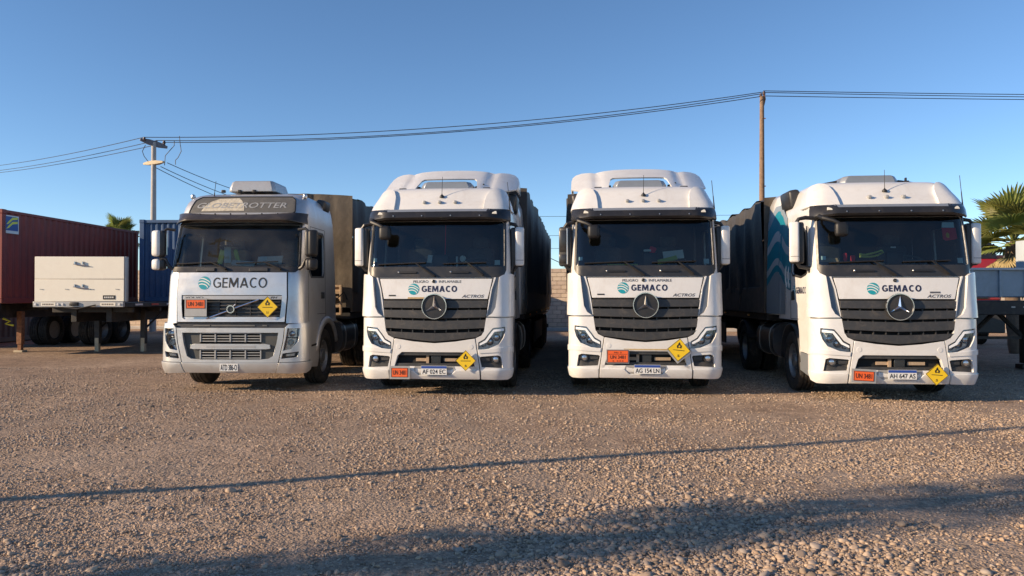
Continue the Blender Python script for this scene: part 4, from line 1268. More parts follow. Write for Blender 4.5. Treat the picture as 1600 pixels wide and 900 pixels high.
    MB().rbox((-.49, .78, 2.33), (.10, .03, .26), .02, 2, rot=(0, .25, 0)).rbox((-.20, .78, 2.33), (.08, .03, .28), .02, 2, rot=(0, -.3, 0)).build('pennant', 'hi_vis', t)
    return t

# ------------------------------------------------------------------ tarped semitrailer
def cloth_side(b, x, s, y0, y1, zb, zt, amp, seed, ny=70, nz=16):
    V = []
    for i in range(ny + 1):
        y = y0 + (y1 - y0) * i / ny
        for j in range(nz + 1):
            f = j / nz
            z = zb + (zt - zb) * f
            w = noise.noise(Vector((y * 1.6, z * .5, seed))) * amp + noise.noise(Vector((y * 4.5, z * .9, seed + 5))) * amp * .55
            bow = .5 - .5 * cos(2 * pi * (y - y0) / 1.25)
            zz = z
            if f > .85:
                zz -= (f - .85) / .15 * (.07 * (1 - bow) + .05 * noise.noise(Vector((y * .9, 3, seed))))
            if j == 0:
                zz += .05 * noise.noise(Vector((y * 1.3, 7, seed)))
            V.append((x + s * (w + .02 * bow * sin(pi * f)), y, zz))
    n = nz + 1
    b.add(V, [(i * n + j, (i + 1) * n + j, (i + 1) * n + j + 1, i * n + j + 1) for i in range(ny) for j in range(nz)])

def tarp_trailer(name, y0=3.05, L=13.4, top=3.75, deck=1.28, m='tarp_dark', front='tarp_brown', seed=1.0, slope=0.0, boards='board_brown', rack=False, hang=0.0):
    t = empty(name)
    y1 = y0 + L
    W = 1.29
    zs = deck + .55
    for s in (-1, 1):
        b = MB(); cloth_side(b, s * W, s, y0 + .02, y1, zs - .12, top, .06, seed + s)
        b.build('tarp_side', m, t, 60, fix=False)
    b = MB(); V = []; ny = 60; nx = 12
    for i in range(ny + 1):
        y = y0 + L * i / ny
        bow = .5 - .5 * cos(2 * pi * (y - y0) / 1.25)
        for j in range(nx + 1):
            f = -1 + 2 * j / nx
            z = top + .06 * (1 - f * f) - .07 * (1 - bow) + .05 * noise.noise(Vector((y * .9, 3, seed + (1 if f > 0 else -1)))) * abs(f)
            V.append((f * W, y, z))
    b.add(V, [(i * (nx + 1) + j, i * (nx + 1) + j + 1, (i + 1) * (nx + 1) + j + 1, (i + 1) * (nx + 1) + j) for i in range(ny) for j in range(nx)])
    b.build('tarp_roof', m, t, 60, fix=False)
    for yy, mm, nm, sg in ((y0, front, 'tarp_front', -1), (y1, m, 'tarp_rear', 1)):
        b = MB(); V = []; nx = 36; nz = 14
        for i in range(nx + 1):
            f = -1 + 2 * i / nx
            for j in range(nz + 1):
                g = j / nz
                z = deck + .1 + (top - deck - .1) * g
                w = noise.noise(Vector((f * 6, z * .7, seed + 9))) * .05 + noise.noise(Vector((f * 14, z * 1.1, seed + 3))) * .03
                V.append((f * (W + .01), yy + sg * (.02 + w * (1 - abs(f) ** 6)), z + .05 * (1 - f * f) * g))
        b.add(V, [(i * (nz + 1) + j, (i + 1) * (nz + 1) + j, (i + 1) * (nz + 1) + j + 1, i * (nz + 1) + j + 1) for i in range(nx) for j in range(nz)])
        b.build(nm, mm, t, 60, fix=False)
    # drop-side boards, each its own panel
    n = 6
    pl = (L - .1) / n
    for s in (-1, 1):
        for k in range(n):
            MB().box((s * 1.26, y0 + .05 + pl * (k + .5), deck + .27), (.05, pl - .05, .52)).build('side_board', boards, t, bevel=.01)
    MB().box((0, y0 + L / 2, deck - .06), (2.5, L, .12)).build('deck', 'chassis', t)
    b = MB()
    for s in (-1, 1):
        b.box((s * .45, y0 + L / 2 + 1.2, deck - .33), (.14, L - 2.6, .44))
        b.box((s * .45, y0 + 1.2, deck - .2), (.14, 2.4, .18))
    for k in range(7):
        b.box((0, y0 + 1 + k * 1.9, deck - .22), (2.3, .1, .12))
    b.build('chassis_beam', 'chassis', t, bevel=.01)
    for s in (-1, 1):
        b = MB(); b.box((s * .75, y0 + 3.1, .66), (.14, .14, 1.1)); b.box((s * .75, y0 + 3.1, .09), (.26, .26, .06))
        b.build('landing_leg', 'chassis', t)
        MB().box((s * 1.2, y0 + 6.2, .72), (.04, 3.6, .5)).build('side_guard', 'chassis', t)
        for a in (8.7, 10.0, 11.3):
            wheel(t, s * 1.06, y0 + a, s, -1)
            wheel(t, s * .72, y0 + a, s, 1)
        MB().box((s * 1.0, y0 + 9.9, 1.10), (.5, 4.2, .03)).build('mudguard', 'black_plastic', t)
        for k in range(5):
            MB().rbox((s * 1.27, y0 + 1.5 + k * 2.6, deck - .05), (.03, .10, .04), .01).build('side_lamp', 'lamp_amber', t)
    MB().box((0, y1 - .1, .55), (2.4, .1, .14)).box((-.5, y1 - .1, .85), (.1, .1, .5)).box((.5, y1 - .1, .85), (.1, .1, .5)).build('rear_bumper', 'chassis', t)
    if rack:
        r = empty('rack'); r.parent = t
        b = MB()
        for x in (.50, 1.08):
            b.box((x, y0 - .10, 1.55), (.05, .06, .62))
        for z in (1.26, 1.42, 1.60, 1.70, 1.84):
            b.box((.79, y0 - .10, z), (.62, .05, .05))
        b.box((.79, y0 - .07, 1.76), (.54, .01, .12))
        b.build('frame', 'rack_tan', r, bevel=.006)
        MB().tube([(.72, y0 - .15, 1.78), (.80, y0 - .22, 1.6), (.95, y0 - .2, 1.5), (1.15, y0 - .12, 1.72), (1.22, y0 - .1, 1.55)], .018, 6).build('air_hose', 'print_black', r)
    return t
# ------------------------------------------------------------------ ground
def ground_height(x, y):
    d = max(0.0, y)
    h = .030 * noise.noise(Vector((x * .35, y * .35, 1.0))) + .016 * noise.noise(Vector((x * 1.1, y * 1.1, 4.0)))
    return h * (1.0 if 2 < y < 60 else .5) - .01

def track_amount(x, y):
    """how strongly a wheel track has packed the gravel here"""
    k = 0.0
    if y > 14: return 0.0
    for cx, bend in ((-4.78, -.02), (-1.2, .012), (2.2, -.008), (5.95, .02)):
        for s in (-1.02, 1.02):
            xc = cx + s + bend * (y - 13) ** 2 + .05 * noise.noise(Vector((y * .5, cx, s)))
            k = max(k, math.exp(-((x - xc) / .20) ** 2) * (.55 + .35 * noise.noise(Vector((x * .8, y * .5, cx)))))
    for r, cx, cy in ((9.0, -6.5, -1.2), (11.1, -6.5, -1.2), (8.3, 8.5, 14.2), (10.2, 8.5, 14.2)):
        d = math.hypot(x - cx, y - cy) - r
        k = max(k, math.exp(-(d / .24) ** 2) * (.6 + .35 * noise.noise(Vector((x * .7, y * .7, r)))))
    return max(0.0, min(1.0, k))

def build_ground():
    xs = []; ys = []
    def axis(lo, hi, d0, grow, c0, c1):
        v = [c0]
        while v[-1] < c1: v.append(v[-1] + d0)
        s = d0
        while v[-1] < hi:
            s *= grow; v.append(v[-1] + s)
        s = d0
        while v[0] > lo:
            s *= grow; v.insert(0, v[0] - s)
        return v
    xs = axis(-3000, 3000, .11, 1.25, -11, 12)
    ys = axis(-3000, 3000, .10, 1.22, 3.4, 13.5)
    V = [(x, y, ground_height(x, y) + (.012 * noise.noise(Vector((x * 7, y * 7, 2))) if 3 < y < 14 and abs(x) < 12 else 0)) for y in ys for x in xs]
    nx = len(xs)
    F = [(j * nx + i, j * nx + i + 1, (j + 1) * nx + i + 1, (j + 1) * nx + i) for j in range(len(ys) - 1) for i in range(nx - 1)]
    m, nt, p = new_mat('gravel_ground')
    L = nt.links.new
    tc = nt.nodes.new('ShaderNodeTexCoord')
    def nz(sc, det=6, ro=.6):
        n = nt.nodes.new('ShaderNodeTexNoise'); n.inputs['Scale'].default_value = sc; n.inputs['Detail'].default_value = det
        n.inputs['Roughness'].default_value = ro; L(tc.outputs['Object'], n.inputs['Vector']); return n
    def vor(sc, feat='F1'):
        n = nt.nodes.new('ShaderNodeTexVoronoi'); n.inputs['Scale'].default_value = sc; n.feature = feat
        n.inputs['Randomness'].default_value = 1; L(tc.outputs['Object'], n.inputs['Vector']); return n
    big = nz(.45, 5); mid = nz(3.0, 6); fine = nz(38, 4)
    v1 = vor(26); v2 = vor(60)
    cr = nt.nodes.new('ShaderNodeValToRGB')
    e = cr.color_ramp.elements
    e[0].position = .30; e[0].color = (.27, .185, .128, 1)
    e[1].position = .70; e[1].color = (.44, .320, .228, 1)
    L(big.outputs['Fac'], cr.inputs[0])
    h1 = nt.nodes.new('ShaderNodeHueSaturation')
    mr = nt.nodes.new('ShaderNodeMapRange'); mr.inputs['From Min'].default_value = .3; mr.inputs['From Max'].default_value = .7
    mr.inputs['To Min'].default_value = .78; mr.inputs['To Max'].default_value = 1.2
    L(mid.outputs['Fac'], mr.inputs['Value']); L(mr.outputs[0], h1.inputs['Value']); L(cr.outputs[0], h1.inputs['Color'])
    # stones of different tint
    mx = nt.nodes.new('ShaderNodeMix'); mx.data_type = 'RGBA'; mx.blend_type = 'OVERLAY'
    mx.inputs['Factor'].default_value = .35
    bw = nt.nodes.new('ShaderNodeRGBToBW'); L(v1.outputs['Color'], bw.inputs[0])
    L(h1.outputs[0], mx.inputs['A']); L(bw.outputs[0], mx.inputs['B'])
    mx2 = nt.nodes.new('ShaderNodeMix'); mx2.data_type = 'RGBA'; mx2.blend_type = 'OVERLAY'; mx2.inputs['Factor'].default_value = .25
    bw2 = nt.nodes.new('ShaderNodeRGBToBW'); L(v2.outputs['Color'], bw2.inputs[0])
    L(mx.outputs['Result'], mx2.inputs['A']); L(bw2.outputs[0], mx2.inputs['B'])
    ta = nt.nodes.new('ShaderNodeAttribute'); ta.attribute_name = 'track'
    mx3 = nt.nodes.new('ShaderNodeMix'); mx3.data_type = 'RGBA'
    tm = nt.nodes.new('ShaderNodeMath'); tm.operation = 'MULTIPLY'; tm.inputs[1].default_value = .65
    L(ta.outputs['Fac'], tm.inputs[0]); L(tm.outputs[0], mx3.inputs['Factor'])
    L(mx2.outputs['Result'], mx3.inputs['A']); mx3.inputs['B'].default_value = (.37, .285, .215, 1)
    # dark damp and oily patches
    st = nz(.9, 7, .7)
    sr = nt.nodes.new('ShaderNodeMapRange'); sr.inputs['From Min'].default_value = .60; sr.inputs['From Max'].default_value = .74; sr.inputs['To Max'].default_value = .45
    L(st.outputs['Fac'], sr.inputs['Value'])
    mx4 = nt.nodes.new('ShaderNodeMix'); mx4.data_type = 'RGBA'
    L(sr.outputs[0], mx4.inputs['Factor']); L(mx3.outputs['Result'], mx4.inputs['A']); mx4.inputs['B'].default_value = (.15, .105, .08, 1)
    L(mx4.outputs['Result'], p.inputs['Base Color'])
    p.inputs['Roughness'].default_value = .9
    p.inputs['Specular IOR Level'].default_value = .25
    b1 = nt.nodes.new('ShaderNodeBump'); b1.inputs['Strength'].default_value = .6; b1.inputs['Distance'].default_value = .018; b1.invert = True
    L(v1.outputs['Distance'], b1.inputs['Height'])
    b2 = nt.nodes.new('ShaderNodeBump'); b2.inputs['Strength'].default_value = .7; b2.inputs['Distance'].default_value = .010; b2.invert = True
    L(v2.outputs['Distance'], b2.inputs['Height']); L(b1.outputs[0], b2.inputs['Normal'])
    b3 = nt.nodes.new('ShaderNodeBump'); b3.inputs['Strength'].default_value = .4; b3.inputs['Distance'].default_value = .01
    L(fine.outputs['Fac'], b3.inputs['Height']); L(b2.outputs[0], b3.inputs['Normal'])
    L(b3.outputs[0], p.inputs['Normal'])
    o = MB().add(V, F).build('ground', 'gravel_ground', smooth=True, angle=180, fix=False)
    at = o.data.attributes.new('track', 'FLOAT', 'POINT')
    at.data.foreach_set('value', [track_amount(v[0], v[1]) if 3 < v[1] < 14 and abs(v[0]) < 12 else 0.0 for v in V])
    o['kind'] = 'structure'
    o['label'] = 'wide brown gravel yard in low sunlight'

build_ground()

def build_gravel():
    """loose pebbles lying on the yard: points with size and turn, one pebble picked and set on each by geometry nodes"""
    rnd = random.Random(11)
    pts = []; sc = []; rot = []; idx = []
    def patchy(x, y):
        n = noise.noise(Vector((x * .45, y * .6, 9.0))) + .5 * noise.noise(Vector((x * 1.4, y * 1.4, 3.0)))
        heap = math.exp(-(((x - 1.1) / 1.7) ** 2 + ((y - 5.2) / 1.3) ** 2)) * (.75 + .5 * n)
        heap = max(0.0, heap)
        return n, heap
    def put(x, y, s, flat):
        pts.append((x, y, ground_height(x, y) + s * flat * .25))
        sc.append((s * rnd.uniform(.8, 1.35), s * rnd.uniform(.65, 1.1), s * flat))
        rot.append((rnd.uniform(-.35, .35), rnd.uniform(-.35, .35), rnd.uniform(0, 6.28)))
        idx.append(rnd.randrange(8))
    N = 300000
    for _ in range(N):
        y = 3.4 + (rnd.random() ** 1.7) * 14.0
        x = rnd.uniform(-1, 1) * (y * .70 + .6)
        n, heap = patchy(x, y)
        lane = (.55 + 1.1 * n + heap * 1.3) * (1 - .8 * track_amount(x, y))
        if rnd.random() > max(.05, min(1, lane)): continue
        r = rnd.random()
        s = .0038 + .0075 * r ** 2.0 if y < 7 else .005 + .011 * r ** 2.2
        if rnd.random() < .04 + .30 * heap: s = .009 + .013 * rnd.random() ** 1.8
        if rnd.random() < .0012 + .012 * heap: s = .020 + .018 * rnd.random()
        put(x, y, s, rnd.uniform(.45, .8))
    me = bpy.data.meshes.new('loose_gravel')
    me.from_pydata(pts, [], [])
    import numpy as np
    for nm, typ, data in (('peb_scale', 'FLOAT_VECTOR', np.array(sc, dtype=np.float32).ravel()), ('peb_rot', 'FLOAT_VECTOR', np.array(rot, dtype=np.float32).ravel())):
        at = me.attributes.new(nm, typ, 'POINT'); at.data.foreach_set('vector', data)
    at = me.attributes.new('peb_idx', 'INT', 'POINT'); at.data.foreach_set('value', np.array(idx, dtype=np.int32))
    m, nt, p = new_mat('pebble')
    L = nt.links.new
    oi = nt.nodes.new('ShaderNodeObjectInfo')
    cr = nt.nodes.new('ShaderNodeValToRGB')
    e = cr.color_ramp.elements
    e[0].position = 0; e[0].color = (.20, .15, .112, 1)
    e[1].position = 1; e[1].color = (.56, .42, .30, 1)
    for pos, c in ((.25, (.34, .25, .175)), (.5, (.42, .305, .215)), (.72, (.36, .295, .245)), (.9, (.48, .33, .21))):
        k = e.new(pos); k.color = (*c, 1)
    L(oi.outputs['Random'], cr.inputs[0]); L(cr.outputs[0], p.inputs['Base Color'])
    p.inputs['Roughness'].default_value = .75
    o = link('loose_gravel', me)
    o['kind'] = 'stuff'; o['label'] = 'loose pebbles scattered over the gravel yard'; o['category'] = 'gravel'
    ng = bpy.data.node_groups.new('pebble_scatter', 'GeometryNodeTree')
    ng.interface.new_socket('Geometry', in_out='INPUT', socket_type='NodeSocketGeometry')
    ng.interface.new_socket('Geometry', in_out='OUTPUT', socket_type='NodeSocketGeometry')
    N_ = ng.nodes; K = ng.links.new
    gi = N_.new('NodeGroupInput'); go = N_.new('NodeGroupOutput')
    join = N_.new('GeometryNodeJoinGeometry')
    for k in range(8):
        ico = N_.new('GeometryNodeMeshIcoSphere'); ico.inputs['Radius'].default_value = 1.0; ico.inputs['Subdivisions'].default_value = 2
        sp = N_.new('GeometryNodeSetPosition')
        pos = N_.new('GeometryNodeInputPosition')
        nt2 = N_.new('ShaderNodeTexNoise'); nt2.noise_dimensions = '4D'; nt2.inputs['W'].default_value = k * 3.7; nt2.inputs['Scale'].default_value = .9; nt2.inputs['Detail'].default_value = 1
        K(pos.outputs[0], nt2.inputs['Vector'])
        sub = N_.new('ShaderNodeVectorMath'); sub.operation = 'SUBTRACT'; sub.inputs[1].default_value = (.5, .5, .5)
        K(nt2.outputs['Color'], sub.inputs[0])
        mul = N_.new('ShaderNodeVectorMath'); mul.operation = 'SCALE'; mul.inputs['Scale'].default_value = 1.5
        K(sub.outputs[0], mul.inputs[0])
        K(ico.outputs['Mesh'], sp.inputs['Geometry']); K(mul.outputs[0], sp.inputs['Offset'])
        sm = N_.new('GeometryNodeSetMaterial'); sm.inputs['Material'].default_value = m
        K(sp.outputs[0], sm.inputs['Geometry'])
        sh = N_.new('GeometryNodeSetShadeSmooth')
        K(sm.outputs[0], sh.inputs['Geometry'])
        g2 = N_.new('GeometryNodeGeometryToInstance'); K(sh.outputs[0], g2.inputs[0])
        K(g2.outputs[0], join.inputs[0])
    m2p = N_.new('GeometryNodeMeshToPoints'); K(gi.outputs[0], m2p.inputs['Mesh'])
    iop = N_.new('GeometryNodeInstanceOnPoints'); iop.inputs['Pick Instance'].default_value = True
    K(m2p.outputs[0], iop.inputs['Points']); K(join.outputs[0], iop.inputs['Instance'])
    for nm, sk, dt in (('peb_idx', 'Instance Index', 'INT'), ('peb_rot', 'Rotation', 'FLOAT_VECTOR'), ('peb_scale', 'Scale', 'FLOAT_VECTOR')):
        a = N_.new('GeometryNodeInputNamedAttribute'); a.data_type = dt; a.inputs['Name'].default_value = nm
        K(a.outputs[0], iop.inputs[sk])
    K(iop.outputs[0], go.inputs[0])
    md = o.modifiers.new('scatter', 'NODES'); md.node_group = ng

build_gravel()

# ------------------------------------------------------------------ block wall at the back of the yard
def build_wall():
    t = empty('block_wall', (0, 37.0, 0), -radians(6))
    tag(t, 'long tan concrete block wall across the back of the yard', 'wall')
    bl, bh, th = .40, .20, .19
    rnd = random.Random(3)
    shape = MB().rbox((0, 0, 0), (bl - .014, th, bh - .014), .008, 1).mesh('block', 'block', 30)
    xs0, xs1 = -30.0, 40.0
    rows = 15
    MB().box(((xs0 + xs1) / 2, .02, rows * bh / 2), (xs1 - xs0, th - .03, rows * bh)).build('mortar_core', 'mortar', t)
    MB().box(((xs0 + xs1) / 2, 0, .06), (xs1 - xs0 + .1, th + .12, .16)).build('footing', 'pole_concrete', t, bevel=.02)
    rest = MB()
    for r in range(rows):
        n = int((xs1 - xs0) / bl)
        for k in range(n):
            x = xs0 + bl * (k + .5) + (bl / 2 if r % 2 else 0)
            z = bh * (r + .5)
            dx, dy = rnd.uniform(-.003, .003), rnd.uniform(-.006, .004)
            if 1.0 < x < 3.6 or 22.4 < x < 25.2:
                o = link('block', shape, t); o.location = (x + dx, dy, z)
            else:
                rest.box((x + dx, dy, z), (bl - .014, th, bh - .014))
    o = rest.build('blocks', 'block', t, smooth=False)
    o['kind'] = 'stuff'
build_wall()

# ------------------------------------------------------------------ the four trucks and their trailers
PSI = radians(5.0)
white = build_white_truck()
def place(o, xc, yc, psi, z=0.0):
    # xc, yc is the middle of the cab a quarter metre behind its nose
    o.location = (xc - .25 * sin(psi), yc - .25 * cos(psi), z)
    o.rotation_euler = (0, 0, -psi)

G = 'heavy trucks parked in a row'
w2 = white
w3 = copy_tree(white)
w4 = copy_tree(white)
w1 = build_silver_truck()
place(w1, -4.766, 13.12, radians(2.2)); tag(w1, 'dusty silver tractor truck with diagonal chrome bar grille, first from the left', 'truck', G)
place(w2, -1.235, 12.60, PSI); tag(w2, 'white tractor truck with roof deflector, parked right beside the silver one', 'truck', G)
place(w3, 2.185, 12.55, PSI, .02); tag(w3, 'white tractor truck with roof deflector and a large orange placard above its plate', 'truck', G)
place(w4, 5.954, 11.90, PSI); tag(w4, 'white tractor truck without deflector, teal waves on its flank, at the right end', 'truck', G)
for t in (w2, w3):
    roof_deflector(t)
    white_truck_print(t)
white_truck_print(w4, warn=False, badge_left=False)
for c in w4.children:
    if c.name.startswith('wing_mirror') and c.location.x < 0:
        c.location = (-1.43, .30, 2.47)
# the third truck's left mirror is turned, glass painted black for its dark reflection
for c in list(w3.children):
    if c.name.startswith('wing_mirror') and c.location.x < 0:
        for g in list(c.children):
            if g.name.split('.')[0] in ('cover', 'seam'):
                bpy.data.objects.remove(g)
        MB().rbox((-.03, -.042, .09), (.12, .012, .36), .01, 2).build('mirror_glass', 'visor_black', c)
        MB().rbox((-.03, -.042, -.21), (.12, .012, .15), .01, 2).build('mirror_glass', 'visor_black', c)
        MB().cyl((.05, -.048, -.30), (.05, -.048, .30), .012, n=6).build('trim_bar', 'satin_chrome', c)
number_plate(w2, .0, -.075, .425, 'AF 024 EC'); number_plate(w3, .02, -.075, .425, 'AG 154 LN'); number_plate(w4, .02, -.075, .425, 'AH 647 AS')
orange_placard(w2, -.56, -.085, .385, .27, .15, .03)
orange_placard(w3, -.45, -.075, .63, .34, .20, .012, lines=True)
orange_placard(w4, -.55, -.085, .40, .30, .15, .03, tilt=radians(3))
hazard_placard(w2, .52, -.085, .585, .235, word='5')
hazard_placard(w3, .52, -.085, .74, .26, tilt=radians(6), back=True, word='5')
hazard_placard(w4, .52, -.085, .43, .235, tilt=radians(4), word='5')
patch('tape_strip', 'tan_tape', panel_of(w2), [(-.47, 1.578), (-.19, 1.578), (-.19, 1.605), (-.47, 1.605)], SA, .02, .023, du=.1, dv=9)
for u0, u1 in ((-.36, .46),):
    patch('tape_strip', 'tan_tape', w3, [(u0, .728), (u1, .728), (u1, .752), (u0, .752)], SA, .036, .040, du=.1, dv=9)

# livery on the fourth truck's left flank: teal field with pale waves
def livery(t):
    def f(u, v, off=0.0):          # u = distance behind the nose, v = height
        x = max(fair_x(u, v) + .019, A_w(min(v, 3.06)) if u < 2.2 else 0)
        if 2.1 < u < 2.2: x = A_w(min(v, 3.06)) + .014
        return Vector((-x - off - .004, u, v))
    def wave(top, bot, y0, y1, m, nm, off):
        up = []; lo = []
        for i in range(25):
            y = y0 + (y1 - y0) * i / 24
            up.append((y, top(y))); lo.append((y, bot(y)))
        # y grows away from the viewer = towards the photo's left, so mirror the winding
        b = MB(); V, F = patch_geo([(p[0], p[1]) for p in lo] + [(p[0], p[1]) for p in up[::-1]], f, None, off, du=.09, dv=.12)
        b.add(V, [q[::-1] for q in F]); b.build(nm, m, t, 60, fix=False)
    A = lambda c, a: (lambda y: min(3.30, c + a * math.exp(-((y - 2.32) / .42) ** 2)))
    wave(A(2.78, .42), A(1.72, .36), 1.46, 2.84, 'livery_teal', 'livery_field', .002)
    wave(A(2.95, .42), A(2.78, .42), 1.75, 2.84, 'livery_grey', 'livery_wave', .0035)
    wave(A(2.47, .36), A(2.32, .32), 1.46, 2.84, 'livery_silver', 'livery_wave', .0045)
    wave(A(2.03, .30), A(1.90, .30), 1.46, 2.84, 'livery_silver', 'livery_wave', .0045)
    wave(A(1.74, .34), A(1.30, .0), 1.80, 2.84, 'livery_grey', 'livery_wave', .0045)
    # name on the door
    fl = lambda u, v, off=0.0: SA(u, v, off + .002)
    globe_logo(t, fl, -uy(1.20), 1.72, .085)
    glyph_word('GEMACO', 'print_navy', t, fl, -uy(1.08), -uy(.46), 1.665, 1.775, .25)
    lettering('1845', 'print_black', t, fl, -uy(.46), -uy(.30), 1.39, 1.43, .004, bold=.03)
    patch('badge', 'print_black', t, [(-uy(.48), 1.345), (-uy(.30), 1.345), (-uy(.30), 1.37), (-uy(.48), 1.37)], fl, 0, .004, du=.1, dv=9)
    for k in range(5):
        patch('small_print', 'livery_silver', t, [(-uy(1.95), 1.82 - k * .06), (-uy(1.72), 1.82 - k * .06), (-uy(1.72), 1.835 - k * .06), (-uy(1.95), 1.835 - k * .06)], fl, 0, .004, du=.1, dv=9)
    # crescent shapes under the mirror
    for cy, cz in ((1.68, 1.98), (1.50, 1.96)):
        out = [(-uy(cy) + .11 * cos(radians(a)) , cz + .20 * sin(radians(a))) for a in range(110, 290, 15)]
        inn = [(-uy(cy) + .03 + .085 * cos(radians(a)), cz + .03 + .15 * sin(radians(a))) for a in range(280, 115, -15)]
        patch('crescent', 'paper', t, out + inn, fl, .002, .008, du=.1, dv=.1)
livery(w4)

# small print on the right flank of the second truck
fl = lambda u, v, off=0.0: SA(u, v, off + .002)
globe_logo(w2, fl, uy(.62), 1.70, .08)
glyph_word('GEMACO', 'print_navy', w2, fl, uy(.72), uy(1.3), 1.65, 1.76, .25)

# things behind the windscreens
def dash_items(t, k):
    if k == 2:
        MB().rbox((.02, .46, 2.22), (.26, .10, .20), .02, 2).build('dash_unit', 'print_black', t)
        MB().box((-.16, .42, 2.25), (.08, .05, .13), rot=(0, .15, 0)).build('card', 'paper', t)
        MB().cyl((.30, .40, 2.12), (.30, .40, 2.29), .018, n=8).lathe([(0, .055), (-.02, .05), (-.02, .001)], 'Y', c=(.40, .40, 2.25), n=16).build('ornament', 'paper', t)
        MB().tube([(.09, .50, 2.82), (.09, .48, 2.55), (.09, .46, 2.28)], .008, 5).build('bead_string', 'red_cloth', t)
    if k == 3:
        MB().rbox((.12, .46, 2.22), (.24, .10, .22), .02, 2).build('dash_unit', 'print_black', t)
        MB().rbox((.16, .48, 2.38), (.11, .06, .11), .02, 2, rot=(0, .4, 0)).build('ornament', 'red_cloth', t)
        MB().box((.07, .45, 2.37), (.12, .02, .035)).build('card', 'paper', t)
        MB().box((.52, .60, 2.30), (.34, .02, .16), rot=(radians(-25), -.1, 0)).build('paper', 'paper', t)
        MB().box((.40, .48, 2.21), (.34, .02, .09), rot=(radians(-40), -.25, 0)).build('paper', 'hi_vis', t)
        MB().box((-.35, .35, 2.13), (.5, .12, .015)).build('card', 'hi_vis', t)
    if k == 4:
        MB().rbox((.12, .46, 2.22), (.26, .10, .22), .02, 2).build('dash_unit', 'print_black', t)
        MB().box((.10, .44, 2.40), (.075, .02, .022)).build('card', 'paper', t)
        g = MB(); pts = [(-.36, .6, 2.30), (-.28, .58, 2.29), (-.14, .56, 2.32), (-.03, .56, 2.36), (.0, .58, 2.33), (-.08, .6, 2.28), (-.2, .6, 2.26), (-.36, .6, 2.26)]
        g.tube(pts, .018, 6); g.build('safety_vest', 'hi_vis', t)
        MB().rbox((-.62, .5, 2.25), (.06, .05, .14), .02, 2).rbox((-.50, .5, 2.23), (.07, .05, .10), .02, 2).build('ornament', 'red_cloth', t)
        MB().box((-.92, .40, 2.20), (.34, .02, .06), rot=(0, 0, -.2)).build('card', 'rack_tan', t)
        p = SA(.92, 2.64, -.05); 
        fm = lambda u, v, off=0.0: SA(u, v, -.04 + off)
        pn = patch('pennant', 'red_cloth', t, [(.82, 2.52), (.86, 2.495), (1.0, 2.515), (1.06, 2.53), (1.05, 2.70), (.82, 2.70)], fm, -.006, 0, du=.06, dv=9)
        patch('band', 'pale_blue', pn, [(.82, 2.705), (1.03, 2.705), (1.03, 2.79), (.84, 2.79)], fm, -.006, 0, du=.06, dv=9)
        patch('crest', 'gold_print', pn, [(.88, 2.55), (.92, 2.54), (.93, 2.60), (.90, 2.63), (.875, 2.60)], fm, 0, .003, du=9, dv=9)
    MB().add(*patch_geo([(1.0, 2.14), (1.10, 2.14), (1.10, 2.22), (1.0, 2.22)], SA, -.03, -.026, du=9, dv=9)).build('sticker', 'pale_blue', t)
    MB().add(*patch_geo([(-1.14, 2.20), (-1.06, 2.20), (-1.06, 2.26), (-1.14, 2.26)], SA, -.03, -.026, du=9, dv=9)).build('sticker', 'pale_blue', t)
for t, k in ((w2, 2), (w3, 3), (w4, 4)):
    dash_items(t, k)

def hitch(tr, truck, label, **k):
    t = tarp_trailer('tarped_trailer', **k)
    t.location = truck.location; t.rotation_euler = truck.rotation_euler
    t.location.z = 0
    tag(t, label, 'trailer', 'tarped trailers behind the trucks')
    return t
hitch(None, w1, 'dark tarped semitrailer with brown front sheet behind the silver truck', y0=3.15, top=3.74, seed=2.2, rack=True)
hitch(None, w2, 'dark tarped semitrailer whose long right flank shows beside the deflector truck', top=3.80, seed=5.1, front='tarp_dark')
hitch(None, w3, 'tarped semitrailer hidden behind the truck with the large orange placard', top=3.70, seed=7.4, front='tarp_dark')
hitch(None, w4, 'black tarped semitrailer with brown torn front flap behind the right-end truck', y0=3.0, top=3.54, seed=9.3)
# ------------------------------------------------------------------ containers and platform trailer on the left
def corrugated(b, p0, p1, z0, z1, pitch=.28, depth=.036, inward=None):
    """trapezoid ribs along p0 -> p1"""
    p0 = Vector(p0); p1 = Vector(p1); d = (p1 - p0); L = d.length; d.normalize()
    n = Vector((d.y, -d.x, 0)) if inward is None else Vector(inward)
    k = max(1, int(round(L / pitch))); pt = L / k
    pr = []
    for i in range(k):
        s = i * pt
        pr += [(s + pt * .02, 0), (s + pt * .27, 0), (s + pt * .50, depth), (s + pt * .77, depth)]
    pr.append((L, 0)); pr.insert(0, (0, 0))
    V = []
    for s, o in pr:
        q = p0 + d * s + n * o
        V += [(q.x, q.y, z0), (q.x, q.y, z1)]
    b.add(V, [(2 * i, 2 * i + 2, 2 * i + 3, 2 * i + 1) for i in range(len(pr) - 1)])

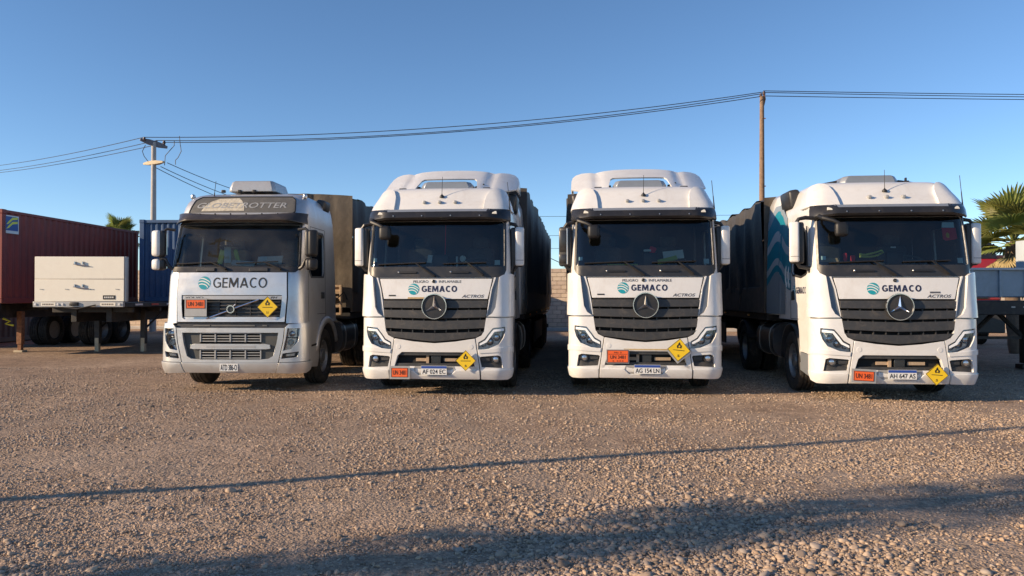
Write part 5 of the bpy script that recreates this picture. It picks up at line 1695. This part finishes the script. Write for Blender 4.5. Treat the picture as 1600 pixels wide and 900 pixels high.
def container(name, L, H, m, W=2.44):
    """origin: middle of the near end at floor level, runs back along +y"""
    t = empty(name)
    w = W / 2
    for s in (-1, 1):
        b = MB(); corrugated(b, (s * (w - .01), .12, 0), (s * (w - .01), L - .12, 0), .16, H - .08, .28, .036, (-s, 0, 0))
        b.build('side_wall', m, t, 20, fix=False)
        MB().box((s * (w - .04), L / 2, .08), (.09, L - .24, .16)).build('bottom_rail', m, t, bevel=.008)
        MB().box((s * (w - .04), L / 2, H - .05), (.085, L - .24, .08)).build('top_rail', m, t, bevel=.008)
        for y in (.075, L - .075):
            MB().box((s * (w - .075), y, H / 2), (.16, .16, H - .24)).build('corner_post', m, t, bevel=.012)
            for z in (.06, H - .06):
                MB().rbox((s * (w - .075), y, z), (.175, .175, .12), .012, 1).build('corner_casting', m, t)
    b = MB(); corrugated(b, (-w + .14, .06, 0), (w - .14, .06, 0), .16, H - .1, .20, .045, (0, 1, 0)); b.build('end_wall', m, t, 20, fix=False)
    b = MB(); corrugated(b, (-w + .14, L - .06, 0), (w - .14, L - .06, 0), .16, H - .1, .25, .04, (0, -1, 0)); b.build('end_wall', m, t, 20, fix=False)
    for y in (.075, L - .075):
        MB().box((0, y, H - .06), (W - .34, .12, .10)).build('end_rail', m, t, bevel=.008)
        MB().box((0, y, .08), (W - .34, .12, .15)).build('end_rail', m, t, bevel=.008)
    MB().box((0, L / 2, H - .03), (W - .16, L - .2, .02)).build('roof_sheet', m, t)
    MB().box((0, L / 2, .10), (W - .2, L - .2, .08)).build('floor', 'board_brown', t)
    return t

RX, RY = -13.95, 20.75                    # near right bottom corner of the red container
ra = math.atan2(.20, 7.15)
rc = container('shipping_container', 7.15, 2.59, 'red_container')
rc.location = (RX - 1.22 * cos(ra), RY + 1.22 * sin(ra), 1.44); rc.rotation_euler = (0, 0, -ra)
tag(rc, 'dark red corrugated shipping container with blue and yellow sticker at left edge', 'container', 'shipping containers')
fd = lambda u, v, off=0.0: Vector((1.222 + off, u, v))
dec = patch('sticker', 'plate_white', rc, [(.10, 1.94), (.66, 1.94), (.66, 2.44), (.10, 2.44)], fd, .0, .003, du=9, dv=9)
patch('sticker_field', 'decal_blue', dec, [(.13, 2.02), (.63, 2.02), (.63, 2.41), (.13, 2.41)], fd, .003, .005, du=9, dv=9)
for h in (0, .12):
    patch('sticker_wave', 'decal_yellow', dec, [(.15, 2.06 + h), (.25, 2.09 + h), (.40, 2.20 + h), (.61, 2.23 + h), (.61, 2.29 + h), (.40, 2.27 + h), (.25, 2.16 + h)], fd, .005, .007, du=9, dv=9)

def skeletal_chassis(name, L, deck, legs, wheels_y):
    t = empty(name)
    b = MB()
    for s in (-1, 1):
        b.box((s * .48, L / 2, deck - .22), (.14, L, .40))
    for k in range(5):
        b.box((0, .15 + k * (L - .3) / 4, deck - .10), (2.36, .16, .18))
    b.build('chassis_beam', 'chassis', t, bevel=.01)
    for x, y in legs:
        MB().box((x, y, .72), (.15, .15, .96)).box((x, y, .20), (.11, .11, .36)).build('landing_leg', 'rust', t, bevel=.008)
        MB().box((x, y, .03), (.26, .24, .06)).build('leg_foot', 'arm_tan', t, bevel=.006)
    for s in (-1, 1):
        for y in wheels_y:
            wheel(t, s * 1.0, y, s, -1); wheel(t, s * .68, y, s, 1)
    return t
ch = skeletal_chassis('container_chassis', 8.4, 1.43, ((.72, 1.7), (-.35, 1.7)), (5.3, 6.5))
ch.location = (rc.location.x, rc.location.y - .2, 0); ch.rotation_euler = (0, 0, -ra)
tag(ch, 'dark skeletal trailer chassis with rusty legs carrying the red container', 'trailer')
MB().box((-.35, 1.55, .98), (.5, .12, .22)).tube([(-.62, 1.5, 1.05), (-.7, 1.48, .82), (-.45, 1.48, .78)], .03, 6).tube([(-.1, 1.5, 1.05), (-.02, 1.48, .85), (-.2, 1.48, .80)], .03, 6).build('leg_gear', 'rust', ch)
MB().tube([(.55, 1.2, 1.0), (.75, 1.2, .92), (.62, 1.2, .85), (.85, 1.2, .80)], .03, 6).build('air_coil', 'decal_yellow', ch)

def platform_trailer():
    t = empty('platform_trailer')
    L = 13.0; D = 1.46
    MB().box((0, L / 2, D - .06), (2.5, L, .12)).build('deck', 'chassis', t, bevel=.01)
    b = MB()
    for s in (-1, 1):
        b.box((s * .5, L / 2 + .2, D - .32), (.16, L - .6, .42))
    for k in range(8):
        b.box((0, .6 + k * 1.6, D - .2), (2.3, .1, .14))
    b.build('chassis_beam', 'chassis', t, bevel=.01)
    # cream headboard: two flat leaves, each with a latch handle
    hb = empty('headboard', (0, -.06, 0)); hb.parent = t
    W = 1.24
    for z0, z1 in ((D + .04, D + .625), (D + .635, D + 1.23)):
        MB().box((0, 0, (z0 + z1) / 2), (2 * W, .07, z1 - z0)).build('leaf', 'cream_paint', hb, bevel=.008)
        zc = z1 - .20
        lg = MB()
        lg.tube([(-.15, -.06, zc), (.0, -.07, zc - .02), (.28, -.06, zc - .05)], [.012, .018, .010], 6)
        for x in (-.11, .11): lg.box((x, -.05, zc + .03), (.03, .05, .07))
        lg.build('latch_handle', 'satin_chrome', hb)
    for x in (-1.05, -.35, .35, 1.05):
        MB().box((x, -.04, D + .36), (.09, .015, .02), rot=(0, .1, 0)).build('hinge', 'sign_back', hb)
    MB().box((W + .03, .04, D + .63), (.06, .10, 1.20)).build('edge_post', 'sign_back', hb, bevel=.008)
    f = flat_map((0, -.037, 0), (1, 0, 0), (0, 0, 1))
    R = lambda a, b_, c, d: [(a, b_), (c, b_), (c, d), (a, d)]
    pl = patch('maker_plate', 'print_black', hb, R(.66, D + .09, 1.0, D + .20), f, 0, .006, du=9, dv=9)
    for k in range(5):
        patch('mark', 'plate_white', pl, R(.70 + k * .055, D + .125, .735 + k * .055, D + .165), f, .006, .009, du=9, dv=9)
    MB().box((0, -.10, D - .04), (2.5, .10, .15)).build('front_beam', 'sign_back', t, bevel=.01)
    fb = flat_map((0, -.151, 0), (1, 0, 0), (0, 0, 1))
    for x0, x1 in ((-1.02, -.62), (.62, 1.04)):
        q = patch('name_plate', 'cream_paint', t, R(x0, D - .085, x1, D + .005), fb, 0, .006, du=9, dv=9)
        for k in range(7):
            u = x0 + .04 + k * (x1 - x0 - .08) / 7
            patch('mark', 'board_brown', q, R(u, D - .06, u + .03, D - .02), fb, .006, .008, du=9, dv=9)
    for x in (-1.17, -.55, -.42, 1.15):
        MB().lathe([(0, .03), (-.02, .028), (-.024, .001)], 'Y', c=(x, -.15, D - .04), n=12).build('reflector', 'tape_white', t)
    MB().rbox((-.1, -.17, D - .03), (.24, .06, .10), .02, 2).tube([(-.4, -.15, D - .12), (0, -.2, D - .16), (.5, -.18, D - .06)], .02, 6).build('coupling', 'print_black', t)
    for k in range(14):
        MB().box((1.254, .7 + k * .95, D - .05), (.008, .42, .05)).build('reflective_tape', 'tape_red' if k % 2 else 'tape_white', t)
    for x in (-.66, .74):
        MB().box((x, 2.0, .75), (.15, .15, 1.0)).build('landing_leg', 'chassis', t, bevel=.008)
        MB().box((x, 1.98, .22), (.12, .12, .40)).build('leg_foot', 'arm_tan', t, bevel=.008)
        MB().tube([(x + .03, 2.05, .7), (x + .3, 2.6, 1.2)], .03, 6).build('leg_brace', 'chassis', t)
    for s in (-1, 1):
        for y in (8.2, 9.5, 10.8):
            wheel(t, s * 1.02, y, s, -1); wheel(t, s * .70, y, s, 1)
    return t
pt = platform_trailer()
pt.location = (-11.52, 20.3, 0); pt.scale = (.96, 1, 1); pt.rotation_euler = (0, 0, 0)
tag(pt, 'platform trailer with cream two-leaf headboard standing before the red container', 'trailer')
bc = container('shipping_container', 6.06, 2.80, 'blue_container')
bc.location = (-11.50, 25.9, 1.465)
tag(bc, 'blue corrugated shipping container loaded on the platform trailer behind the headboard', 'container', 'shipping containers')

# ------------------------------------------------------------------ slate grey trailer and red truck on the right
def slate_trailer():
    t = empty('dropside_trailer')
    D = 1.60
    MB().box((0, 4.0, D - .22), (2.5, 8.0, .30)).build('frame', 'chassis', t, bevel=.02)
    MB().box((-.58, 0, D + .30), (1.36, .06, .56)).build('front_board', 'slate_paint', t, bevel=.01)
    for x in (-1.2, -.60, -.05, .12):
        MB().box((x, -.05, D + .30), (.06, .05, .58)).build('board_post', 'slate_paint', t, bevel=.008)
    MB().box((-.56, -.04, D + .60), (1.40, .10, .05)).build('top_rail', 'slate_light', t, bevel=.008)
    MB().rbox((.74, .25, D + .62), (1.24, .6, 1.22), .02, 2).build('tool_box', 'slate_light', t)
    MB().box((.98, -.17, D - .22), (.26, .01, .09)).build('name_plate', 'plate_white', t)
    for x in (-.30, -.05): MB().box((x, -.006, D - .20), (.08, .012, .03)).build('reflector', 'sign_back', t)
    for s in (-1, 1):
        b = MB()
        for k in range(3):
            pass
        for k in range(3):
            MB().box((s * 1.24, 1.5 + k * 2.5, D + .28), (.04, 2.42, .56)).build('side_board', 'slate_paint', t, bevel=.01)
        MB().box((s * .66, 1.05, .76), (.17, .17, 1.26)).build('landing_leg', 'chassis', t, bevel=.01)
        MB().box((s * .66, 1.05, .06), (.30, .26, .10)).build('leg_foot', 'chassis', t, bevel=.01)
        for y in (5.6, 6.9):
            wheel(t, s * 1.02, y, s, -1)
    MB().tube([(.60, 1.05, .72), (-.02, 1.05, 1.32)], .05, 6).tube([(-.60, 1.05, .72), (.02, 1.05, 1.32)], .05, 6).box((0, 1.05, .70), (1.3, .06, .06)).build('leg_brace', 'chassis', t)
    return t
st = slate_trailer()
st.location = (10.86, 16.0, 0)
tag(st, 'slate grey drop-side trailer with low front board and tall box at the right edge', 'trailer')

def red_truck():
    t = empty('tractor_truck')
    b = MB()
    def ring(z, w, y0, y1, r=.2):
        return [Vector((x, y, z)) for x, y in ((-w + r, y0), (w - r, y0), (w - r * .3, y0 + r * .3), (w, y0 + r), (w, y1), (-w, y1), (-w, y0 + r), (-w + r * .3, y0 + r * .3))]
    b.loft([ring(1.2, 1.25, .0, 2.0), ring(1.5, 1.25, .0, 2.0), ring(2.30, 1.22, .12, 2.0)])
    b.build('cab_body', 'red_cab', t, 30, bevel=.03)
    MB().loft([ring(2.305, 1.21, .13, 2.0), ring(2.75, 1.12, .35, 2.0)]).build('windscreen', 'visor_black', t, 30)
    MB().loft([ring(2.755, 1.13, .33, 2.0), ring(2.95, 1.12, .40, 2.0), ring(3.02, 1.0, .6, 2.0)]).build('roof', 'red_cab', t, 40, bevel=.02)
    for s in (-1, 1):
        MB().box((s * 1.19, .45, 2.3), (.07, .12, .86), rot=(radians(-18), 0, 0)).build('pillar', 'red_cab', t, bevel=.02)
        MB().rbox((s * .85, -.03, .85), (.5, .08, .22), .03, 2).build('headlight', 'lamp_reflector', t)
        MB().rbox((s * 1.42, .2, 2.2), (.2, .12, .55), .04, 3).build('wing_mirror', 'black_plastic', t)
        wheel(t, s * 1.03, 1.3, s, 1); wheel(t, s * 1.03, 4.8, s, -1)
        MB().box((s * .4, 3.3, .9), (.1, 4.6, .25)).build('chassis_frame', 'chassis', t)
    for k in range(4):
        MB().box((0, -.02, 1.15 + k * .14), (1.5, .05, .08)).build('grille_slat', 'black_plastic', t, bevel=.01)
    MB().box((0, .0, .75), (2.45, .3, .8)).build('bumper', 'black_plastic', t, bevel=.03)
    MB().box((2.0, 2.6, 2.42), (2.6, .12, .16)).build('side_boom', 'red_cab', t, bevel=.02)
    return t
rt = red_truck()
rt.location = (14.85, 25.0, .55); rt.rotation_euler = (0, 0, -radians(8))
rt.location.z = 0
rt.scale = (1.0, 1.0, 1.25)
tag(rt, 'red tractor truck mostly hidden behind the right-end truck, near the palm', 'truck')

# ------------------------------------------------------------------ fan palms
def fan_leaf(seed, dry=False):
    """one fan leaf: petiole along +x, folded blades spreading at its end, tips drooping"""
    rnd = random.Random(seed)
    b = MB()
    pl = rnd.uniform(.75, 1.0)
    b.tube([(0, 0, 0), (pl * .5, 0, .05), (pl, 0, .02)], [.022, .016, .010], 5)
    n = 26
    R = rnd.uniform(.72, .85)
    for k in range(n):
        a = radians(-118 + 236 * k / (n - 1))
        a2 = a + radians(236 / (n - 1) * .54); a1 = a - radians(236 / (n - 1) * .54)
        r = R * (1 - .22 * (abs(a) / 2.1) ** 2) * rnd.uniform(.92, 1.05)
        droop = rnd.uniform(.10, .30) + (.5 if dry else 0)
        c0 = Vector((pl, 0, .02))
        def pt(ang, rad, lift):
            t = rad / R
            return c0 + Vector((cos(ang) * rad, sin(ang) * rad, lift + .16 * abs(sin(ang)) * t - droop * max(0, t - .45) ** 1.6 - .10 * t))
        V = [pt(a, .02, 0), pt(a1, r * .55, -.012), pt(a, r * .55, .028), pt(a2, r * .55, -.012), pt(a1 * .6 + a * .4, r * .8, -.01), pt(a, r * .8, .012), pt(a2 * .6 + a * .4, r * .8, -.01), pt(a, r * 1.04, -.02)]
        b.add(V, [(0, 1, 2), (0, 2, 3), (1, 4, 5, 2), (2, 5, 6, 3), (4, 7, 5), (5, 7, 6)])
    return b.mesh('leaf', 'palm_dry' if dry else 'palm_leaf', 20, smooth=False, fix=False)

LEAVES = [fan_leaf(s) for s in range(4)]
DRY = [fan_leaf(40 + s, True) for s in range(2)]
def palm(loc, height, scale, label, seed, nleaf=34, group='fan palms'):
    rnd = random.Random(seed)
    t = empty('fan_palm', loc)
    tag(t, label, 'palm', group)
    b = MB()
    pts = []; rs = []
    for i in range(13):
        f = i / 12
        pts.append((.10 * sin(f * 2 + seed), .08 * sin(f * 3), height * f)); rs.append((.24 - .06 * f) * scale * (1.06 if i % 2 else .97))
    b.tube(pts, rs, 12); b.build('trunk', 'palm_trunk', t, 60)
    top = Vector(pts[-1])
    for k in range(nleaf):
        f = k / nleaf
        el = radians(86 - 100 * f ** .9) + rnd.uniform(-.12, .12)
        az = k * 2.39996 + rnd.uniform(-.25, .25)
        o = link('leaf', LEAVES[rnd.randrange(4)], t)
        o.location = top + Vector((0, 0, .1 - .25 * f))
        o.rotation_euler = Euler((rnd.uniform(-.35, .35), -el, az), 'XYZ')
        s = scale * rnd.uniform(.85, 1.12); o.scale = (s, s, s)
    for k in range(20):
        o = link('dry_leaf', DRY[k % 2], t)
        o.location = top + Vector((0, 0, -.25 - .03 * k))
        o.rotation_euler = Euler((rnd.uniform(-.3, .3), radians(rnd.uniform(25, 78)), rnd.uniform(0, 6.28)), 'XYZ')
        s = scale * rnd.uniform(.5, .75); o.scale = (s, s, s)
    return t
palm((14.5, 21.8, 0), 3.2, .92, 'bushy green fan palm above the grey trailer at the right edge', 3, 34)
palm((-20.9, 40.5, 0), 4.75, .75, 'small fan palm peeking over the red container', 8, 22)
palm((3.75, 39.5, 0), 3.4, .80, 'fan palm behind the block wall, half hidden by a mirror', 5, 30)

# ------------------------------------------------------------------ poles and overhead wires
def catenary(a, b, sag, n=24):
    a = Vector(a); b = Vector(b)
    return [a.lerp(b, i / n) - Vector((0, 0, sag * 4 * (i / n) * (1 - i / n))) for i in range(n + 1)]
def px(x, y, Z):
    return Vector(((x - 800) / 1186 * Z, Z, 1.6 + (465 - y) / 1186 * Z))

ZA, ZB = 36.0, 34.0
A = px(239, 465, ZA); topA = px(239, 222, ZA).z
cp = empty('utility_pole', (A.x, ZA, 0))
tag(cp, 'pale concrete utility pole with two cross-arms rising behind the containers', 'pole', 'utility poles')
MB().tube([(0, 0, -.2), (0, 0, topA)], [.16, .105], 14).build('pole_shaft', 'pole_concrete', cp, 40)
def arm(z, half, dep, hgt, m, tilt, yaw):
    b = MB()
    b.loft([[Vector((x, y * k, zz * k)) for y, zz in ((-dep / 2, -hgt / 2), (dep / 2, -hgt / 2), (dep / 2, hgt / 2), (-dep / 2, hgt / 2))] for x, k in ((-half, .45), (-.25, 1), (.25, 1), (half, .45))])
    o = b.build('cross_arm', m, cp, 30, bevel=.01); o.location = (0, 0, z); o.rotation_euler = (0, tilt, yaw); return o
a1 = arm(topA - .05, .62, .16, .24, 'arm_grey', radians(11), radians(40))
a2 = arm(topA - .98, .66, .24, .18, 'arm_tan', 0, radians(-25))
INS = MB().lathe([(0, .02), (.02, .07), (.06, .075), (.08, .035), (.10, .06), (.14, .055), (.17, .02), (.175, .001)], 'Z', n=12).mesh('insulator', 'insulator', 40)
tops = []
for (x, y) in ((224, 214), (243, 219), (255, 219), (255, 223)):
    q = px(x, y, ZA + (-.35 if x < 230 else .3))
    o = link('insulator', INS, cp); o.location = q - Vector((A.x, ZA, 0)) + Vector((0, 0, -.16)); tops.append(q)
B = px(1191, 465, ZB); topB = px(1191, 150, ZB).z
wp = empty('utility_pole', (B.x, ZB, 0))
tag(wp, 'slender brown wooden utility pole rising behind the right-hand trucks', 'pole', 'utility poles')
MB().tube([(-.03, 0, -.2), (.0, 0, topB * .5), (.02, 0, topB)], [.15, .125, .095], 12).build('pole_shaft', 'pole_wood', wp, 40)
b = MB().tube([(.08, 0, topB - .40), (.14, 0, topB - .1), (.10, 0, topB + .18)], [.05, .06, .04], 6); b.build('pole_bracket', 'rust', wp)
for (x, y) in ((1190, 147), (1195, 144)):
    o = link('insulator', INS, wp); q = px(x, y, ZB); o.location = q - Vector((B.x, ZB, 0)) + Vector((0, 0, -.1))
for k, z in enumerate((topB - 1.0, topB * .62, topB * .5)):
    MB().cyl((.10, -.05, z), (.16, -.08, z), .025, n=6).build('bolt', 'rust', wp)

def wire(name, pts, r, label):
    o = MB().tube(pts, r, 5).build(name, 'cable', None)
    return tag(o, label, 'wire', 'overhead power wires')
L0 = [(px(-60, 248, 60), px(223, 214, ZA - .3)), (px(-60, 256, 60), px(243, 219, ZA)), (px(-60, 259, 60), px(256, 223, ZA + .3))]
names = ('uppermost', 'middle', 'lowest')
for k, (a, c) in enumerate(L0):
    a = a + (a - c) * .8
    wire('overhead_wire', catenary(a, c, .8), .017, f'{names[k]} of three wires running left from the concrete pole')
for k, (p0, p1, s) in enumerate(((px(223, 214, ZA - .3), px(1193, 143, ZB), .55), (px(243, 219, ZA), px(1195, 145, ZB + .2), .62), (px(256, 222, ZA + .3), px(1189, 150, ZB - .2), .55))):
    wire('overhead_wire', catenary(p0, p1, s), .018, f'{names[k]} of three wires spanning between concrete and wooden poles')
for k, (y0, y1) in enumerate(((141, 146), (143.5, 153), (150, 154))):
    wire('overhead_wire', catenary(px(1194, y0 if k < 2 else 149, ZB), px(2600, y1, ZB + 1), .15), .018, f'{names[k]} of three wires running right from the wooden pole')
for k, (x0, y0, x1, y1) in enumerate(((260, 254, 470, 322), (250, 260, 450, 330), (243, 262, 440, 338))):
    wire('overhead_wire', catenary(px(x0, y0, ZA), px(x1, y1, 52), .3), .018, f'{names[k]} of three wires sloping down behind the silver truck')
for k, pts in enumerate((((226, 226), (221, 236), (224, 244), (231, 253)), ((271, 220), (271, 227), (263, 236), (257, 243), (256, 258)), ((279, 212), (280, 222), (282, 236), (277, 246), (273, 250), (273, 257)))):
    o = MB().tube([px(x, y, ZA) - Vector((A.x, ZA, 0)) for x, y in pts], .017, 5).build('jumper_wire', 'cable', cp)
for k, y in enumerate((338, 368, 388)):
    wire('overhead_wire', catenary(px(700, y, 62), px(1150, y - 2, 62), .05), .016, f'{names[k]} of thin far wires seen between second and third truck')
wire('overhead_wire', catenary(px(845, 396, 60), px(905, 423, 60), .05), .03, 'slanting far wire above the block wall between the trucks')

# ------------------------------------------------------------------ off to the left: what throws the two long shadows on the gravel
sd = Vector((sin(SUN_AZ), cos(SUN_AZ), 0))
q = Vector((-4.05, 6.02, 0)) - sd * 7.5
lp = empty('utility_pole', q)
tag(lp, 'slim utility pole outside the left of the frame, throwing the thin shadow line', 'pole', 'utility poles')
MB().tube([(0, 0, -.3), (0, 0, 4.5), (0, 0, 9.5)], [.082, .072, .06], 12).build('pole_shaft', 'pole_wood', lp, 40)
MB().box((0, 0, 9.2), (1.6, .1, .12)).build('cross_arm', 'pole_wood', lp)
q = Vector((.65, 5.12, 0)) - sd * 17.0
ct = empty('cypress_tree', q)
tag(ct, 'narrow cypress tree outside the left of the frame, throwing the wide soft shadow', 'tree')
MB().tube([(0, 0, -.2), (0, 0, 5), (.05, 0, 10.4)], [.17, .11, .03], 8).build('trunk', 'palm_trunk', ct)
rnd = random.Random(21); b = MB()
for k in range(4200):
    z = .5 + 10.3 * rnd.random()
    R = .54 * min(1, (z - .3) / .9) * min(1.0, (11.2 - z) / 3.2) ** .7 * (1 + .22 * noise.noise(Vector((z * .9, 0, 2))))
    a = rnd.uniform(0, 2 * pi); r = R * sqrt(rnd.random()) * rnd.uniform(.9, 1.1)
    c = Vector((r * cos(a), r * sin(a), z))
    u = Vector((rnd.gauss(0, 1), rnd.gauss(0, 1), rnd.gauss(0, .6))).normalized(); w = u.cross(Vector((rnd.gauss(0, 1), rnd.gauss(0, 1), 1))).normalized()
    s_ = rnd.uniform(.05, .10)
    b.add([c - u * s_, c + w * s_ * .5, c + u * s_, c - w * s_ * .5 + Vector((0, 0, s_))], [(0, 1, 2, 3)])
b.build('crown', 'cypress_leaf', ct, smooth=False, fix=False)
gc = container('shipping_container', 12.0, 2.59, 'grey_container')  # added container, keeps low sun off the ground under the left trailers
gc.location = (-19.3, 23.6, .02)
tag(gc, 'grey container added on the ground beyond the red one to shade the ground there', 'container', 'shipping containers')
# low container added unseen behind the second trailer: shades the foot of the block wall
lc = container('shipping_container', 4.6, 2.59, 'blue_container')
lc.location = (-5.5, 35.6, .02); lc.rotation_euler = (0, 0, radians(-90))
tag(lc, 'ground-level container added unseen behind the second trailer to shade the foot of the block wall', 'container', 'shipping containers')
